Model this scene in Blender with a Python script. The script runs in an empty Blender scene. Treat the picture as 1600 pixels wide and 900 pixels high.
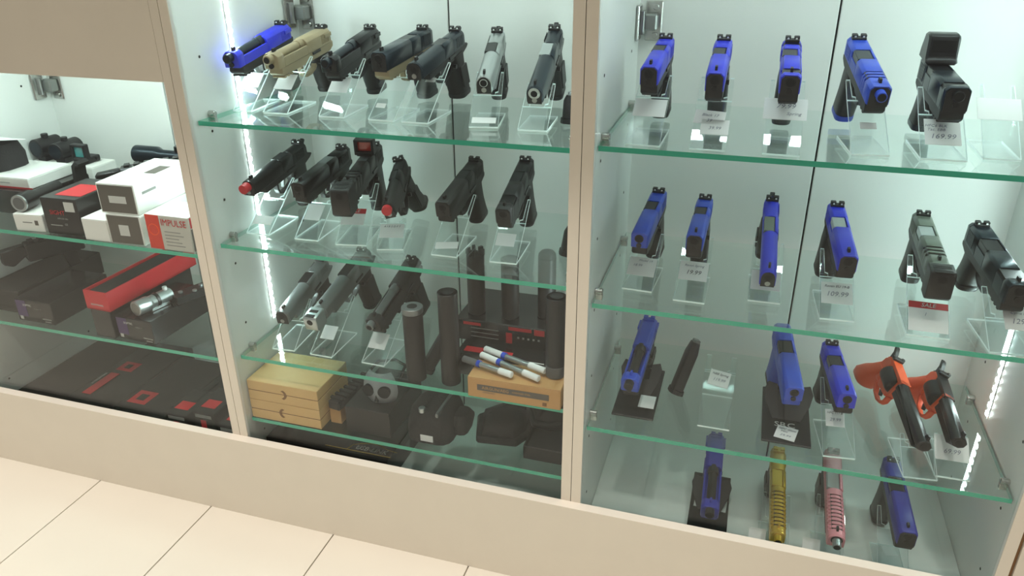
import bpy, bmesh, math, random
from mathutils import Vector, Matrix
random.seed(7)
C = bpy.context.scene.collection
R = math.radians
# ---------------------------------------------------------------- camera
scn = bpy.context.scene
CAM = Vector((.2321, -1.0824, 1.1492)); FPX = 1203.64
YAW, PITCH, ROLL = .3048, -.4416, -.0081
fw = Vector((-math.sin(YAW)*math.cos(PITCH), math.cos(YAW)*math.cos(PITCH), math.sin(PITCH)))
r0 = Vector((math.cos(YAW), math.sin(YAW), 0)); u0 = r0.cross(fw)
rt = r0*math.cos(ROLL) + u0*math.sin(ROLL); up = -r0*math.sin(ROLL) + u0*math.cos(ROLL)
cd = bpy.data.cameras.new('camera'); cam = bpy.data.objects.new('camera', cd); C.objects.link(cam)
cam.matrix_world = Matrix(((rt.x, up.x, -fw.x, CAM.x), (rt.y, up.y, -fw.y, CAM.y), (rt.z, up.z, -fw.z, CAM.z), (0, 0, 0, 1)))
cd.sensor_width = 36; cd.lens = 36*FPX/1600; cd.clip_start = .02
scn.camera = cam
# ---------------------------------------------------------------- world, lamps, exposure
w = bpy.data.worlds.new('world'); scn.world = w; w.use_nodes = True
w.node_tree.nodes['Background'].inputs[0].default_value = (1, .95, .87, 1)
w.node_tree.nodes['Background'].inputs[1].default_value = .32
scn.view_settings.view_transform = 'Standard'; scn.view_settings.look = 'None'
scn.view_settings.gamma = 1; scn.view_settings.use_curve_mapping = False
scn.view_settings.exposure = 0.0
try:
    scn.cycles.transparent_max_bounces = 32; scn.cycles.max_bounces = 10; scn.cycles.transmission_bounces = 10
except Exception: pass
def area(name, loc, target, sx, sy, energy, col, shape='RECTANGLE'):
    l = bpy.data.lights.new(name, 'AREA'); l.shape = shape; l.size = sx; l.size_y = sy
    l.energy = energy; l.color = col
    o = bpy.data.objects.new(name, l); C.objects.link(o); o.location = loc
    d = Vector(target) - Vector(loc); o.rotation_euler = d.to_track_quat('-Z', 'Y').to_euler()
    return o
def spot(name, loc, target, energy, col, deg, blend, rad):
    l = bpy.data.lights.new(name, 'SPOT'); l.energy = energy; l.color = col; l.spot_size = math.radians(deg); l.spot_blend = blend; l.shadow_soft_size = rad
    o = bpy.data.objects.new(name, l); C.objects.link(o); o.location = loc
    o.rotation_euler = (Vector(target)-Vector(loc)).to_track_quat('-Z', 'Y').to_euler(); return o
for i, x in enumerate((-2.3, -1.5, -.7, .1, .9)):          # ceiling downlights of the shop in front of the cabinets
    spot('ceiling_downlight', (x, -.85, 2.75), (x, -.80, 0), 88, (1, .95, .88), 66, .8, .06)
LEDC = (.755, 1.0, .965)
LED_W = 2.35; TOP_W = .62
# ---------------------------------------------------------------- helpers
def at(u, v, x=None, y=None, z=None):
    d = fw + rt*((u-800)/FPX) - up*((v-450)/FPX)
    for i, c in enumerate((x, y, z)):
        if c is not None: return CAM + d*((c-CAM[i])/d[i])
def ray(u, v): return fw + rt*((u-800)/FPX) - up*((v-450)/FPX)
def lin(c):
    return tuple((x/255/12.92 if x/255 <= .04045 else ((x/255+.055)/1.055)**2.4) for x in c)
MATS = {}
def mat(name, rgb=None, rough=.45, metal=0., spec=.5, noise=.06, scale=30, emit=None, bump=0., coat=0., srgb=True, alpha=None):
    if name in MATS: return MATS[name]
    m = bpy.data.materials.new(name); m.use_nodes = True; nt = m.node_tree; b = nt.nodes['Principled BSDF']
    col = lin(rgb) if srgb else rgb
    tc = nt.nodes.new('ShaderNodeTexCoord'); n = nt.nodes.new('ShaderNodeTexNoise'); n.inputs['Scale'].default_value = scale
    n.inputs['Detail'].default_value = 3
    nt.links.new(tc.outputs['Object'], n.inputs['Vector'])
    r = nt.nodes.new('ShaderNodeMix'); r.data_type = 'RGBA'
    r.inputs[6].default_value = (*[max(0, c*(1-noise)) for c in col], 1); r.inputs[7].default_value = (*[min(1, c*(1+noise)) for c in col], 1)
    nt.links.new(n.outputs['Fac'], r.inputs[0]); nt.links.new(r.outputs[2], b.inputs['Base Color'])
    b.inputs['Roughness'].default_value = rough; b.inputs['Metallic'].default_value = metal
    b.inputs['Specular IOR Level'].default_value = spec; b.inputs['Coat Weight'].default_value = coat
    if emit: b.inputs['Emission Color'].default_value = (*emit[0], 1); b.inputs['Emission Strength'].default_value = emit[1]
    if bump:
        bp = nt.nodes.new('ShaderNodeBump'); bp.inputs['Strength'].default_value = bump; bp.inputs['Distance'].default_value = .002
        nt.links.new(n.outputs['Fac'], bp.inputs['Height']); nt.links.new(bp.outputs[0], b.inputs['Normal'])
    MATS[name] = m; return m
def thin_glass(name, tint, ior=1.5, rough=.0, haze=0., hazecol=(.8, .9, .9)):
    m = bpy.data.materials.new(name); m.use_nodes = True; nt = m.node_tree; nt.nodes.clear()
    out = nt.nodes.new('ShaderNodeOutputMaterial'); t = nt.nodes.new('ShaderNodeBsdfTransparent'); t.inputs[0].default_value = (*tint, 1)
    g = nt.nodes.new('ShaderNodeBsdfGlossy'); g.inputs['Roughness'].default_value = rough; g.inputs[0].default_value = (1, 1, 1, 1)
    f = nt.nodes.new('ShaderNodeFresnel'); f.inputs[0].default_value = ior
    # same reflectance on both sides of the sheet: use abs of incidence through layer weight-free fresnel with geometry
    mx = nt.nodes.new('ShaderNodeMixShader'); geo = nt.nodes.new('ShaderNodeNewGeometry')
    k = nt.nodes.new('ShaderNodeMix'); k.data_type = 'FLOAT'
    lw = nt.nodes.new('ShaderNodeLayerWeight'); lw.inputs[0].default_value = .5
    p = nt.nodes.new('ShaderNodeMath'); p.operation = 'POWER'; p.inputs[1].default_value = 4.2
    nt.links.new(lw.outputs['Facing'], p.inputs[0])
    a = nt.nodes.new('ShaderNodeMath'); a.operation = 'MULTIPLY_ADD'; a.inputs[1].default_value = .9; a.inputs[2].default_value = ((ior-1)/(ior+1))**2
    nt.links.new(p.outputs[0], a.inputs[0])
    nt.links.new(a.outputs[0], mx.inputs[0]); nt.links.new(t.outputs[0], mx.inputs[1]); nt.links.new(g.outputs[0], mx.inputs[2])
    last = mx
    if haze:
        tc = nt.nodes.new('ShaderNodeTexCoord'); no = nt.nodes.new('ShaderNodeTexNoise'); no.inputs['Scale'].default_value = 9; nt.links.new(tc.outputs['Object'], no.inputs['Vector'])
        mm = nt.nodes.new('ShaderNodeMath'); mm.operation = 'MULTIPLY'; mm.inputs[1].default_value = haze*2; nt.links.new(no.outputs['Fac'], mm.inputs[0])
        d = nt.nodes.new('ShaderNodeBsdfTranslucent'); d2 = nt.nodes.new('ShaderNodeBsdfDiffuse'); d.inputs[0].default_value = (*hazecol, 1); d2.inputs[0].default_value = (*hazecol, 1)
        ad = nt.nodes.new('ShaderNodeMixShader'); nt.links.new(d.outputs[0], ad.inputs[1]); nt.links.new(d2.outputs[0], ad.inputs[2])
        m2 = nt.nodes.new('ShaderNodeMixShader'); nt.links.new(mm.outputs[0], m2.inputs[0]); nt.links.new(mx.outputs[0], m2.inputs[1]); nt.links.new(ad.outputs[0], m2.inputs[2]); last = m2
    nt.links.new(last.outputs[0], out.inputs[0]); MATS[name] = m; return m

class MB:
    def __init__(s): s.v = []; s.f = []; s.mi = []
    def add(s, vs, fs, mi=0):
        o = len(s.v); s.v += [tuple(p) for p in vs]; s.f += [tuple(i+o for i in f) for f in fs]; s.mi += [mi]*len(fs); return s
    def box(s, x0, x1, y0, y1, z0, z1, mi=0, M=None):
        vs = [Vector(p) for p in ((x0,y0,z0),(x1,y0,z0),(x1,y1,z0),(x0,y1,z0),(x0,y0,z1),(x1,y0,z1),(x1,y1,z1),(x0,y1,z1))]
        if M: vs = [M @ p for p in vs]
        return s.add(vs, [(0,3,2,1),(4,5,6,7),(0,1,5,4),(1,2,6,5),(2,3,7,6),(3,0,4,7)], mi)
    def loft(s, rings, mi=0, caps=True, closed=False):
        n = len(rings[0]); vs = [p for r in rings for p in r]; fs = []
        m = len(rings)
        for k in range(m if closed else m-1):
            a = k*n; b = ((k+1) % m)*n
            for i in range(n): j = (i+1) % n; fs.append((a+i, a+j, b+j, b+i))
        if caps and not closed: fs.append(tuple(reversed(range(n)))); fs.append(tuple(range((m-1)*n, m*n)))
        return s.add(vs, fs, mi)
    def prism(s, prof, y0, y1, mi=0):      # prof in (x,z), extruded along y
        return s.loft([[(x, y0, z) for x, z in prof], [(x, y1, z) for x, z in prof]], mi)
    def prismx(s, prof, x0, x1, mi=0):     # prof in (y,z), extruded along x
        return s.loft([[(x0, y, z) for y, z in prof], [(x1, y, z) for y, z in prof]], mi)
    def prismz(s, prof, z0, z1, mi=0):
        return s.loft([[(x, y, z0) for x, y in prof], [(x, y, z1) for x, y in prof]], mi)
    def tube(s, pts, rad, n=12, mi=0, caps=True):
        pts = [Vector(p) for p in pts]; rr = rad if isinstance(rad, (list, tuple)) else [rad]*len(pts)
        rings = []; ref = None
        for i, p in enumerate(pts):
            d = (pts[min(i+1, len(pts)-1)] - pts[max(i-1, 0)])
            if d.length < 1e-9: d = pts[-1]-pts[0]
            d.normalize()
            if ref is None: ref = d.orthogonal().normalized()
            a = (ref - d*ref.dot(d)).normalized(); b = d.cross(a); ref = a
            rings.append([p + (a*math.cos(2*math.pi*k/n) + b*math.sin(2*math.pi*k/n))*rr[i] for k in range(n)])
        return s.loft(rings, mi, caps)
    def ring(s, outer, inner, y0, y1, mi=0):   # open strip between two (x,z) polylines, extruded in y
        n = len(outer); vs = []
        for y in (y0, y1):
            vs += [(x, y, z) for x, z in outer] + [(x, y, z) for x, z in inner]
        fs = []; q = 2*n
        for i in range(n-1):
            fs += [(i, i+1, n+i+1, n+i), (q+i, q+n+i, q+n+i+1, q+i+1), (i, q+i, q+i+1, i+1), (n+i, n+i+1, q+n+i+1, q+n+i)]
        fs += [(0, n, q+n, q), (n-1, q+n-1, q+2*n-1, 2*n-1)]
        return s.add(vs, fs, mi)
    def mesh(s, name, bevel=0, smooth=35, seg=1, off=None):
        me = bpy.data.meshes.new(name); me.from_pydata([(Vector(p)-off) if off else p for p in s.v], [], s.f)
        me.polygons.foreach_set('material_index', s.mi)
        bm = bmesh.new(); bm.from_mesh(me)
        bmesh.ops.recalc_face_normals(bm, faces=bm.faces)
        if bevel:
            es = [e for e in bm.edges if len(e.link_faces) == 2 and e.calc_face_angle(0) > R(25)]
            if es: bmesh.ops.bevel(bm, geom=es, offset=bevel, segments=seg, affect='EDGES', clamp_overlap=True)
        bm.to_mesh(me); bm.free()
        if smooth:
            me.shade_smooth(); me.set_sharp_from_angle(angle=R(smooth))
        return me
    def build(s, name, m, parent=None, bevel=0, smooth=35, seg=1, off=None):
        me = s.mesh(name, bevel, smooth, seg, off)
        for k in (m if isinstance(m, (list, tuple)) else [m]): me.materials.append(k)
        o = bpy.data.objects.new(name, me); C.objects.link(o)
        if parent: o.parent = parent
        return o
def inst(name, me, parent=None, M=None):
    o = bpy.data.objects.new(name, me); C.objects.link(o)
    if parent: o.parent = parent
    if M is not None: o.matrix_basis = M
    return o
def tag(o, label, cat, group=None):
    o['label'] = label; o['category'] = cat
    if group: o['group'] = group
    return o
def thing(name, label, cat, loc=(0,0,0), rz=0, group=None, M=None):
    o = bpy.data.objects.new(name, None); C.objects.link(o); o.empty_display_size = .02
    if M is not None: o.matrix_world = M
    else: o.location = loc; o.rotation_euler = (0, 0, R(rz))
    return tag(o, label, cat, group)
TEXTS = []
def text(s, size, m, parent, M, name='lettering', shear=0, align='CENTER', sx=1.0):
    cu = bpy.data.curves.new(name, 'FONT'); cu.body = s; cu.size = size; cu.shear = shear; cu.align_x = align; cu.align_y = 'CENTER'; cu.resolution_u = 2
    cu.extrude = .0001
    o = bpy.data.objects.new(name, cu); C.objects.link(o); TEXTS.append((o, m, parent, M @ Matrix.Diagonal((sx, 1, 1, 1)), name))
def finish_texts():
    dg = bpy.context.evaluated_depsgraph_get(); dg.update()
    for o, m, parent, M, name in TEXTS:
        me = bpy.data.meshes.new_from_object(o.evaluated_get(dg)); me.materials.clear(); me.materials.append(m)
        C.objects.unlink(o); cu = o.data; bpy.data.objects.remove(o); bpy.data.curves.remove(cu)
        n = inst(name, me, parent, M)
FRONT = Matrix.Rotation(R(90), 4, 'X')      # text plane facing -y
def ff(x, y, z, rz=0): return Matrix.Translation((x, y, z)) @ Matrix.Rotation(R(rz), 4, 'Z') @ FRONT
def ft(x, y, z, rz=0): return Matrix.Translation((x, y, z)) @ Matrix.Rotation(R(rz), 4, 'Z')   # text lying flat, facing up

# ---------------------------------------------------------------- materials
beige = mat('beige_laminate', (230, 221, 204), .42, noise=.03, scale=14)
white_lam = mat('white_laminate', (224, 227, 223), .35, noise=.02, scale=10)
ledge_lit = mat('lit_edge_beige', (240, 230, 216), .4, noise=.02)  # plinth's top edge: ceiling light put into the colour as a paler beige
tile_m = mat('cream_floor_tile', (232, 224, 210), .25, noise=.03, scale=5)
grout = mat('grey_grout', (150, 138, 122), .8, noise=.1, scale=80)
chrome = mat('brushed_nickel', (190, 190, 186), .25, 1.0, noise=.05)
chrome_d = mat('dull_nickel', (150, 152, 150), .35, 1.0, noise=.08)
black = mat('black_polymer', (15, 15, 16), .45, noise=.15, scale=300)
black_m = mat('black_metal', (17, 19, 21), .3, .3, noise=.1, scale=120)
bluing = mat('blued_steel', (30, 42, 50), .28, .5, noise=.08, scale=120)
brown_blk = mat('brown_black_polymer', (22, 17, 14), .55, noise=.12, scale=200)
blue = mat('bright_blue_plastic', (36, 48, 204), .38, noise=.04, scale=60)
blue2 = mat('cobalt_blue_plastic', (38, 74, 192), .38, noise=.04, scale=60)
blue_d = mat('dark_blue_plastic', (40, 44, 150), .42, noise=.06, scale=60)
tan = mat('tan_metal', (158, 142, 112), .4, .2, noise=.05, scale=90)
silver = mat('silver_metal', (176, 182, 182), .28, .8, noise=.05, scale=150)
grey_m = mat('grey_metal', (120, 124, 124), .34, .6, noise=.06, scale=150)
olive = mat('grey_green_metal', (112, 118, 108), .4, .3, noise=.05, scale=120)
gold = mat('gold_plated', (216, 180, 66), .26, .55, noise=.06, scale=90)
pink = mat('pink_metal', (226, 150, 160), .38, .15, noise=.04, scale=90)
orange = mat('orange_plastic', (246, 88, 32), .42, noise=.05, scale=60)
red = mat('red_plastic', (200, 28, 40), .4, noise=.06)
redprint = mat('red_print', (196, 32, 40), .5, noise=.05)
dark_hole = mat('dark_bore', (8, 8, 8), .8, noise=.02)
paper = mat('white_paper', (232, 234, 232), .8, noise=.02, scale=40)
ink = mat('pencil_ink', (140, 144, 156), .8, noise=.05)
ink_dk = mat('dark_ink', (84, 86, 94), .7, noise=.05)
print_w = mat('white_print', (205, 205, 200), .6, noise=.05)
print_g = mat('grey_print', (140, 140, 136), .6, noise=.05)
dot_w = mat('white_sight_dot', (236, 240, 236), .4, noise=.02)
glass_edge = mat('green_glass_edge', (52, 178, 146), .18, noise=.1, scale=12, coat=.5)
edge_pale = mat('pale_glass_edge', (150, 186, 176), .2, noise=.1, scale=12, coat=.5)
acryl_edge = mat('bright_acrylic_edge', (238, 248, 246), .15, noise=.02, coat=.6)
def _tl(m):
    nt = m.node_tree; b = nt.nodes['Principled BSDF']; t = nt.nodes.new('ShaderNodeBsdfTranslucent'); t.inputs[0].default_value = (.22, .24, .24, 1)
    x = nt.nodes.new('ShaderNodeAddShader'); nt.links.new(b.outputs[0], x.inputs[0]); nt.links.new(t.outputs[0], x.inputs[1]); nt.links.new(x.outputs[0], nt.nodes['Material Output'].inputs[0])
_tl(acryl_edge)
shelf_g = thin_glass('green_tinted_glass', (.925, .978, .962))
pane_g = thin_glass('clear_pane_glass', (.975, .985, .98), ior=1.34)
acryl = thin_glass('clear_acrylic', (.945, .965, .965), haze=.02)
cardboard = mat('brown_cardboard', (196, 152, 98), .75, noise=.06, scale=60)
wood = mat('pale_pine', (208, 172, 116), .6, noise=.1, scale=18)
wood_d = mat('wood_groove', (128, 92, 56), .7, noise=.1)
box_blk = mat('black_gloss_card', (22, 21, 22), .25, noise=.1, scale=20)
box_gry = mat('warm_grey_card', (96, 90, 82), .6, noise=.05)
box_wht = mat('white_card', (236, 236, 230), .5, noise=.02)
rubber = mat('grey_rubber', (96, 98, 98), .6, noise=.05)
fabric = mat('black_fabric', (34, 33, 32), .9, noise=.2, scale=200, bump=.4)
foam = mat('dark_foam', (38, 40, 38), .95, noise=.2, scale=300)
purple = mat('purple_print', (70, 48, 96), .5, noise=.1)
led_m = mat('lit_white_diode', (255, 255, 255), .5, emit=((.86, 1, .98), 30))
tape = mat('white_led_tape', (225, 230, 228), .5)
lens_teal = mat('teal_lens', (70, 150, 150), .1, noise=.1, coat=.8)
lens_red = mat('red_coated_lens', (190, 52, 36), .12, noise=.2, scale=60, coat=.8)
plastic_clear = thin_glass('clear_bag_plastic', (.9, .93, .93), haze=.12)
mask_m = mat('grey_mask_shell', (136, 140, 142), .5, noise=.08)

# ---------------------------------------------------------------- setting: floor with tiles
W = .70; T = .018; DEP = .374; ZF = .10; ZT = 1.42; RAIL = .198; YR = -.0183
fl = MB().box(-3.2, 2.2, -4.0, .5, -.05, -.004).build('floor', grout); fl['kind'] = 'structure'
tm = MB().box(.0012, .2988, .0012, .5988, -.004, 0).mesh('tile', bevel=.0008); tm.materials.append(tile_m)
for i in range(-10, 8):
    for j in range(6):
        inst('tile', tm, fl, Matrix.Translation((-.198+.3*i, YR+.012-.6*(j+1), 0)))
# front rail (plinth), one long board
rail = thing('plinth_board', 'long beige plinth board running along the floor under the cabinets', 'plinth', (0, YR, 0))
MB().box(-2.9, 1.6, 0, .018, 0, RAIL-.0012).build('board', beige, rail)
MB().box(-2.9, 1.6, .0, .018, RAIL-.0012, RAIL).build('edge_band', ledge_lit, rail)  # board's top face, ceiling light painted in by the paler colour
# cabinets
CABS = [(-W, 'white display cabinet holding boxed sights and rifles behind a beige fascia', 0),
        (0., 'white display cabinet with black pistols above and silencers and wooden boxes below', 1),
        (W, 'white display cabinet filled mostly with blue pistols', 2)]
hingeM = None
def hinge(door, x, z):
    h = MB().box(x+.012, x+.044, DEP-.004, DEP-.0002, z-.036, z+.036).build('hinge_plate', chrome, door, bevel=.002)
    MB().box(x+.002, x+.034, DEP-.030, DEP-.004, z-.016, z+.016).tube([(x+.004, DEP-.022, z-.034), (x+.004, DEP-.022, z+.034)], .006).build('hinge_arm', chrome_d, h, bevel=.0015)
    MB().box(x-.0, x+.016, DEP-.042, DEP-.008, z-.012, z+.012).build('hinge_cup', chrome_d, h, bevel=.003)
    for dz in (-.026, .026):
        MB().tube([(x+.034, DEP-.004, z+dz), (x+.034, DEP-.007, z+dz)], .006).build('screw', chrome_d, h, bevel=.001)
for xr, lab, k in CABS:
    x0 = xr - W + .0006; x1 = xr - .0006
    c = thing('display_cabinet', lab, 'cabinet', ((x0+x1)/2, .18, 0)); off = Vector(c.location)
    for a, b in ((x0, x0+T-.0006), (x1-T+.0006, x1)):
        p = MB().box(a, b, .0015, DEP+.018, .02, ZT).build('side_panel', white_lam, c, off=off)
        # beige front edge band of the panel
        MB().box(a, b, 0, .0015, RAIL-.03, ZT).build('edge_band', beige, p, off=off)
        inner = b if a == x0 else a
        sg = 1 if a == x0 else -1
        hm = MB()
        for yy in (.055, .30):
            zz = .18
            while zz < 1.2:
                hm.tube([(inner+sg*.0002, yy, zz), (inner+sg*.0006, yy, zz)], .0026, 8); zz += .032*4
        hm.build('pin_holes', dark_hole, p, off=off)['kind'] = 'stuff'
    MB().box(x0+T, x1-T, .004, DEP, ZF-.018, ZF).build('bottom_panel', white_lam, c, off=off)
    MB().box(x0+T, x1-T, .004, DEP, ZT-.018, ZT).build('top_panel', white_lam, c, off=off)
    xm = (x0+x1)/2
    for a, b in ((x0+.003, xm-.0017), (xm+.0017, x1-.003)):
        d = MB().box(a, b, DEP, DEP+.018, .04, ZT-.002).build('back_door', white_lam, c, off=off, bevel=.001)
        if a < xm: dd = d
    hz = .991 if k else .8127
    tmp = bpy.data.objects.new('tmp', None)
    def hb(nm, mb, m, par, bev=0): return mb.build(nm, m, par, bevel=bev, off=off)
    hx = x0+T
    h = hb('hinge_plate', MB().box(hx+.010, hx+.040, DEP-.004, DEP-.0002, hz-.034, hz+.034), chrome, dd, .002)
    hb('hinge_arm', MB().box(hx+.002, hx+.034, DEP-.028, DEP-.004, hz-.014, hz+.014), chrome_d, dd, .003)
    hb('hinge_bracket', MB().box(hx, hx+.006, DEP-.05, DEP-.016, hz-.03, hz+.03), chrome, dd, .002)
    hb('hinge_pivot', MB().tube([(hx+.008, DEP-.032, hz-.02), (hx+.008, DEP-.032, hz+.02)], .006), chrome_d, dd, .001)
    for dz in (-.024, .024):
        hb('screw', MB().tube([(hx+.028, DEP-.004, hz+dz), (hx+.028, DEP-.0075, hz+dz)], .0055), chrome, dd, .001)
    # fixed front pane
    zt = .913 if k == 0 else ZT-.02
    MB().box(x0+T+.0005, x1-T-.0005, .006, .010, RAIL-.08, zt).build('front_pane', pane_g, c, off=off, smooth=0)
    # dark strip painting in the shade of the gap between the two doors
    MB().box(xm-.0016, xm+.0016, DEP+.004, DEP+.006, .04, ZT-.01).build('door_gap_shade', dark_hole, c, off=off)
    if k == 0:
        MB().box(x0+T, x1-T, 0, .018, .913, ZT).build('fascia_board', beige, c, off=off)
# unseen board added over the cabinets to shade the top of the fronts
MB().box(-2.9, 1.6, -.28, .40, ZT+.001, ZT+.09).build('shade_board_1', beige, bevel=.003)['kind'] = 'structure'
# next cabinet beyond the right-hand stile
nc = thing('side_cabinet', 'beige closed cabinet beyond the orange revolver cabinet', 'cabinet', (.95, .18, 0)); o2 = Vector(nc.location)
MB().box(.7055, .7235, 0, DEP, .02, ZT).build('side_panel', beige, nc, off=o2)
MB().box(.725, 1.6, .004, .022, RAIL-.03, ZT).build('door', beige, nc, off=o2)
MB().box(.7012, .7048, .004, .006, .02, ZT).build('gap_shade', wood_d, nc, off=o2)  # brown strip painting in the shade of the gap between the cabinets
ln = thing('corner_cabinet', 'white end panel at the far side of the boxed sights cabinet', 'cabinet', (-1.41, .18, 0)); o2 = Vector(ln.location)
MB().box(-1.4195, -1.4015, 0, DEP, .02, ZT).build('side_panel', beige, ln, off=o2)
MB().box(-2.9, -1.4215, .004, .022, RAIL-.03, ZT).build('door', beige, ln, off=o2)

# glass shelves and pins
SH = dict(M1=.846, M2=.618, M3=.3805, M4=.2333, R1=.8526, R2=.5938, R3=.3535, L1=.59, L2=.365)
XR = dict(L=(-1.382, -.718), M=(-.682, -.018), R=(.018, .682))
SHL = dict(M1='top green-edged glass shelf carrying seven pistols with the tan one', M2='glass shelf under the pistol with the red dot sight',
 M3='glass shelf carrying silencers and the cardboard box', M4='lowest glass shelf under the wooden boxes and grey mask',
 R1='top glass shelf carrying the black pistol with tall hooded sight', R2='glass shelf carrying the grey-green pistol with SALE card',
 R3='glass shelf carrying the two orange revolvers', L1='glass shelf under the IMPULSE box and white boxes', L2='glass shelf under the red tray box')
PIN = dict(M1='tan pistol', M2='red dot pistol', M3='silencer', M4='pine box', R1='hooded sight pistol', R2='grey-green pistol', R3='orange revolver', L1='IMPULSE box', L2='red tray')
SIDE = dict(L=('far end panel', 'divider to black pistols'), M=('lit strip panel', 'divider to blue pistols'), R=('divider to black pistols', 'lit strip panel'))
pin_me = MB().tube([(0, 0, 0), (.013, 0, 0)], .0055, 14).box(.002, .013, -.004, .004, -.014, -.004).mesh('pin', bevel=.0008); pin_me.materials.append(chrome)
for k, z in SH.items():
    a, b = XR[k[0]]; a += .0025; b -= .0025; t = .008
    mb = MB(); y0, y1 = .02, .352
    mb.add([(a,y0,z-t),(b,y0,z-t),(b,y1,z-t),(a,y1,z-t),(a,y0,z),(b,y0,z),(b,y1,z),(a,y1,z)], [(0,3,2,1),(4,5,6,7)], 0)
    mb.add([(a,y0,z-t),(b,y0,z-t),(b,y1,z-t),(a,y1,z-t),(a,y0,z),(b,y0,z),(b,y1,z),(a,y1,z)], [(0,1,5,4)], 1)
    mb.add([(a,y0,z-t),(b,y0,z-t),(b,y1,z-t),(a,y1,z-t),(a,y0,z),(b,y0,z),(b,y1,z),(a,y1,z)], [(1,2,6,5),(3,0,4,7)], 1 if k in ('R1', 'M1') else 2)
    mb.add([(a,y1,z-t),(b,y1,z-t),(b,y1,z),(a,y1,z)], [(0,1,2,3)], 0)
    o = mb.build('glass_shelf', [shelf_g, glass_edge, edge_pale], smooth=0, off=Vector(((a+b)/2, .18, z-t))); o.location = ((a+b)/2, .18, z-t)
    tag(o, SHL[k], 'shelf', 'glass shelves')
    for sx, x in ((1, a-.0024), (-1, b+.0024)):
        for yy in (.055, .30):
            p = inst('shelf_pin', pin_me); p.matrix_world = Matrix.Translation((x, yy, z+.0057)) @ Matrix.Rotation(0 if sx > 0 else math.pi, 4, 'Z')
            tag(p, f"round metal pin at the {'front' if yy < .1 else 'rear'} of the {PIN[k]} shelf, {SIDE[k[0]][0 if sx > 0 else 1]}", 'shelf pin', 'shelf pins')
# LED strips: tape, diodes and the light they give
di = MB().box(0, .0026, -.004, .004, -.004, .004).mesh('diode', bevel=.0006); di.materials.append(led_m)
def strip(x, y, sgn, label, energy, z0=.40, z1=1.36):
    n = int((z1-z0)/.0168)
    s = tag(MB().box(0, sgn*.0012, -.006, .006, 0, z1-z0).build('led_strip', tape), label, 'light strip'); s.location = (x, y, z0)
    for i in range(n):
        inst('diode', di, s, Matrix.Translation((sgn*.0012, 0, .008+i*.0168)) @ (Matrix.Identity(4) if sgn > 0 else Matrix.Rotation(math.pi, 4, 'Z')))
    area('led_strip_light', (x+sgn*.005, y, (z0+z1)/2), (x+sgn, y, (z0+z1)/2), .012, z1-z0, energy, LEDC)
    return s
strip(-.682, .147, 1, 'lit white LED strip on the panel beside the wooden boxes', LED_W*.82)
strip(.682, .218, -1, 'lit white LED strip on the panel beside the orange revolvers', LED_W*.66, z0=.372)
strip(-.718, .147, -1, 'lit white LED strip inside the boxed sights cabinet', LED_W*.5)
strip(-.018, .147, -1, 'unseen white LED strip added on the divider to brighten the black silencers wall', LED_W*.10)  # unseen strip, added to lift the darker wall on this side
# light bars under the tops of the three cabinets
for xc, zb, lab in ((-1.05, 1.0, 'the boxed sights cabinet'), (-.35, ZT-.02, 'the black pistol cabinet'), (.35, ZT-.02, 'the blue pistol cabinet')):
    lb = thing('light_bar', 'slim white light bar under the top of ' + lab, 'light bar', (xc, .10, zb))
    MB().box(-.30, .30, -.012, .012, -.008, 0).build('housing', tape, lb, bevel=.001); MB().box(-.295, .295, -.009, .009, -.0095, -.008).build('diffuser', led_m, lb)
    area('light_bar_light', (xc, .10, zb-.011), (xc, .115, 0), .58, .016, TOP_W*(1.35 if xc < -1 else 1), LEDC)
# ---------------------------------------------------------------- pistols
def seg(A, B, L, yB):
    b = at(*B, y=yB); d = ray(*A); w_ = CAM - b
    a2 = d.dot(d); b2 = 2*d.dot(w_); c2 = w_.dot(w_) - L*L; D = b2*b2-4*a2*c2
    t = (-b2+math.sqrt(D))/(2*a2) if D > 0 else -b2/(2*a2)
    return b, CAM + d*t
def sec_box(w, h, top=0., c=.0045, k=1.):
    w *= k
    return [(-w/2, -h), (w/2, -h), (w/2, top-c), (w/2-c, top), (-w/2+c, top), (-w/2, top-c)]
def sec_round(w, h, top=0., k=1.):
    w *= k; r = w/2; pts = [(-r, -h), (r, -h)]
    for i in range(9):
        a = math.pi*i/8; pts.append((r*math.cos(a), top-.011+.011*math.sin(a)))
    return pts
def sec_port(w, h, wall=.006):
    return [(-w/2, -h), (w/2, -h), (w/2, -.0045), (w/2-.0045, 0), (w/2-wall, -.0005), (w/2-wall, -.012), (-w/2, -.012)]
def sec_low(w, h, zt):
    return [(-w/2, -h), (w/2, -h), (w/2, zt), (-w/2, zt)]
def rrect(cx, cz, lx, ly, n=3, r=.45):
    """rounded rectangle ring in x/y around (cx) at height cz"""
    hx, hy = lx/2, ly/2; rad = min(hx, hy)*r*2*.9; pts = []
    for qx, qy, a0 in ((1, 1, 0), (-1, 1, 90), (-1, -1, 180), (1, -1, 270)):
        for i in range(n+1):
            a = R(a0 + 90*i/n); pts.append((cx + qx*(hx-rad) + rad*math.cos(a), qy*(hy-rad) + rad*math.sin(a), cz))
    return pts
PIST = {}
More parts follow.
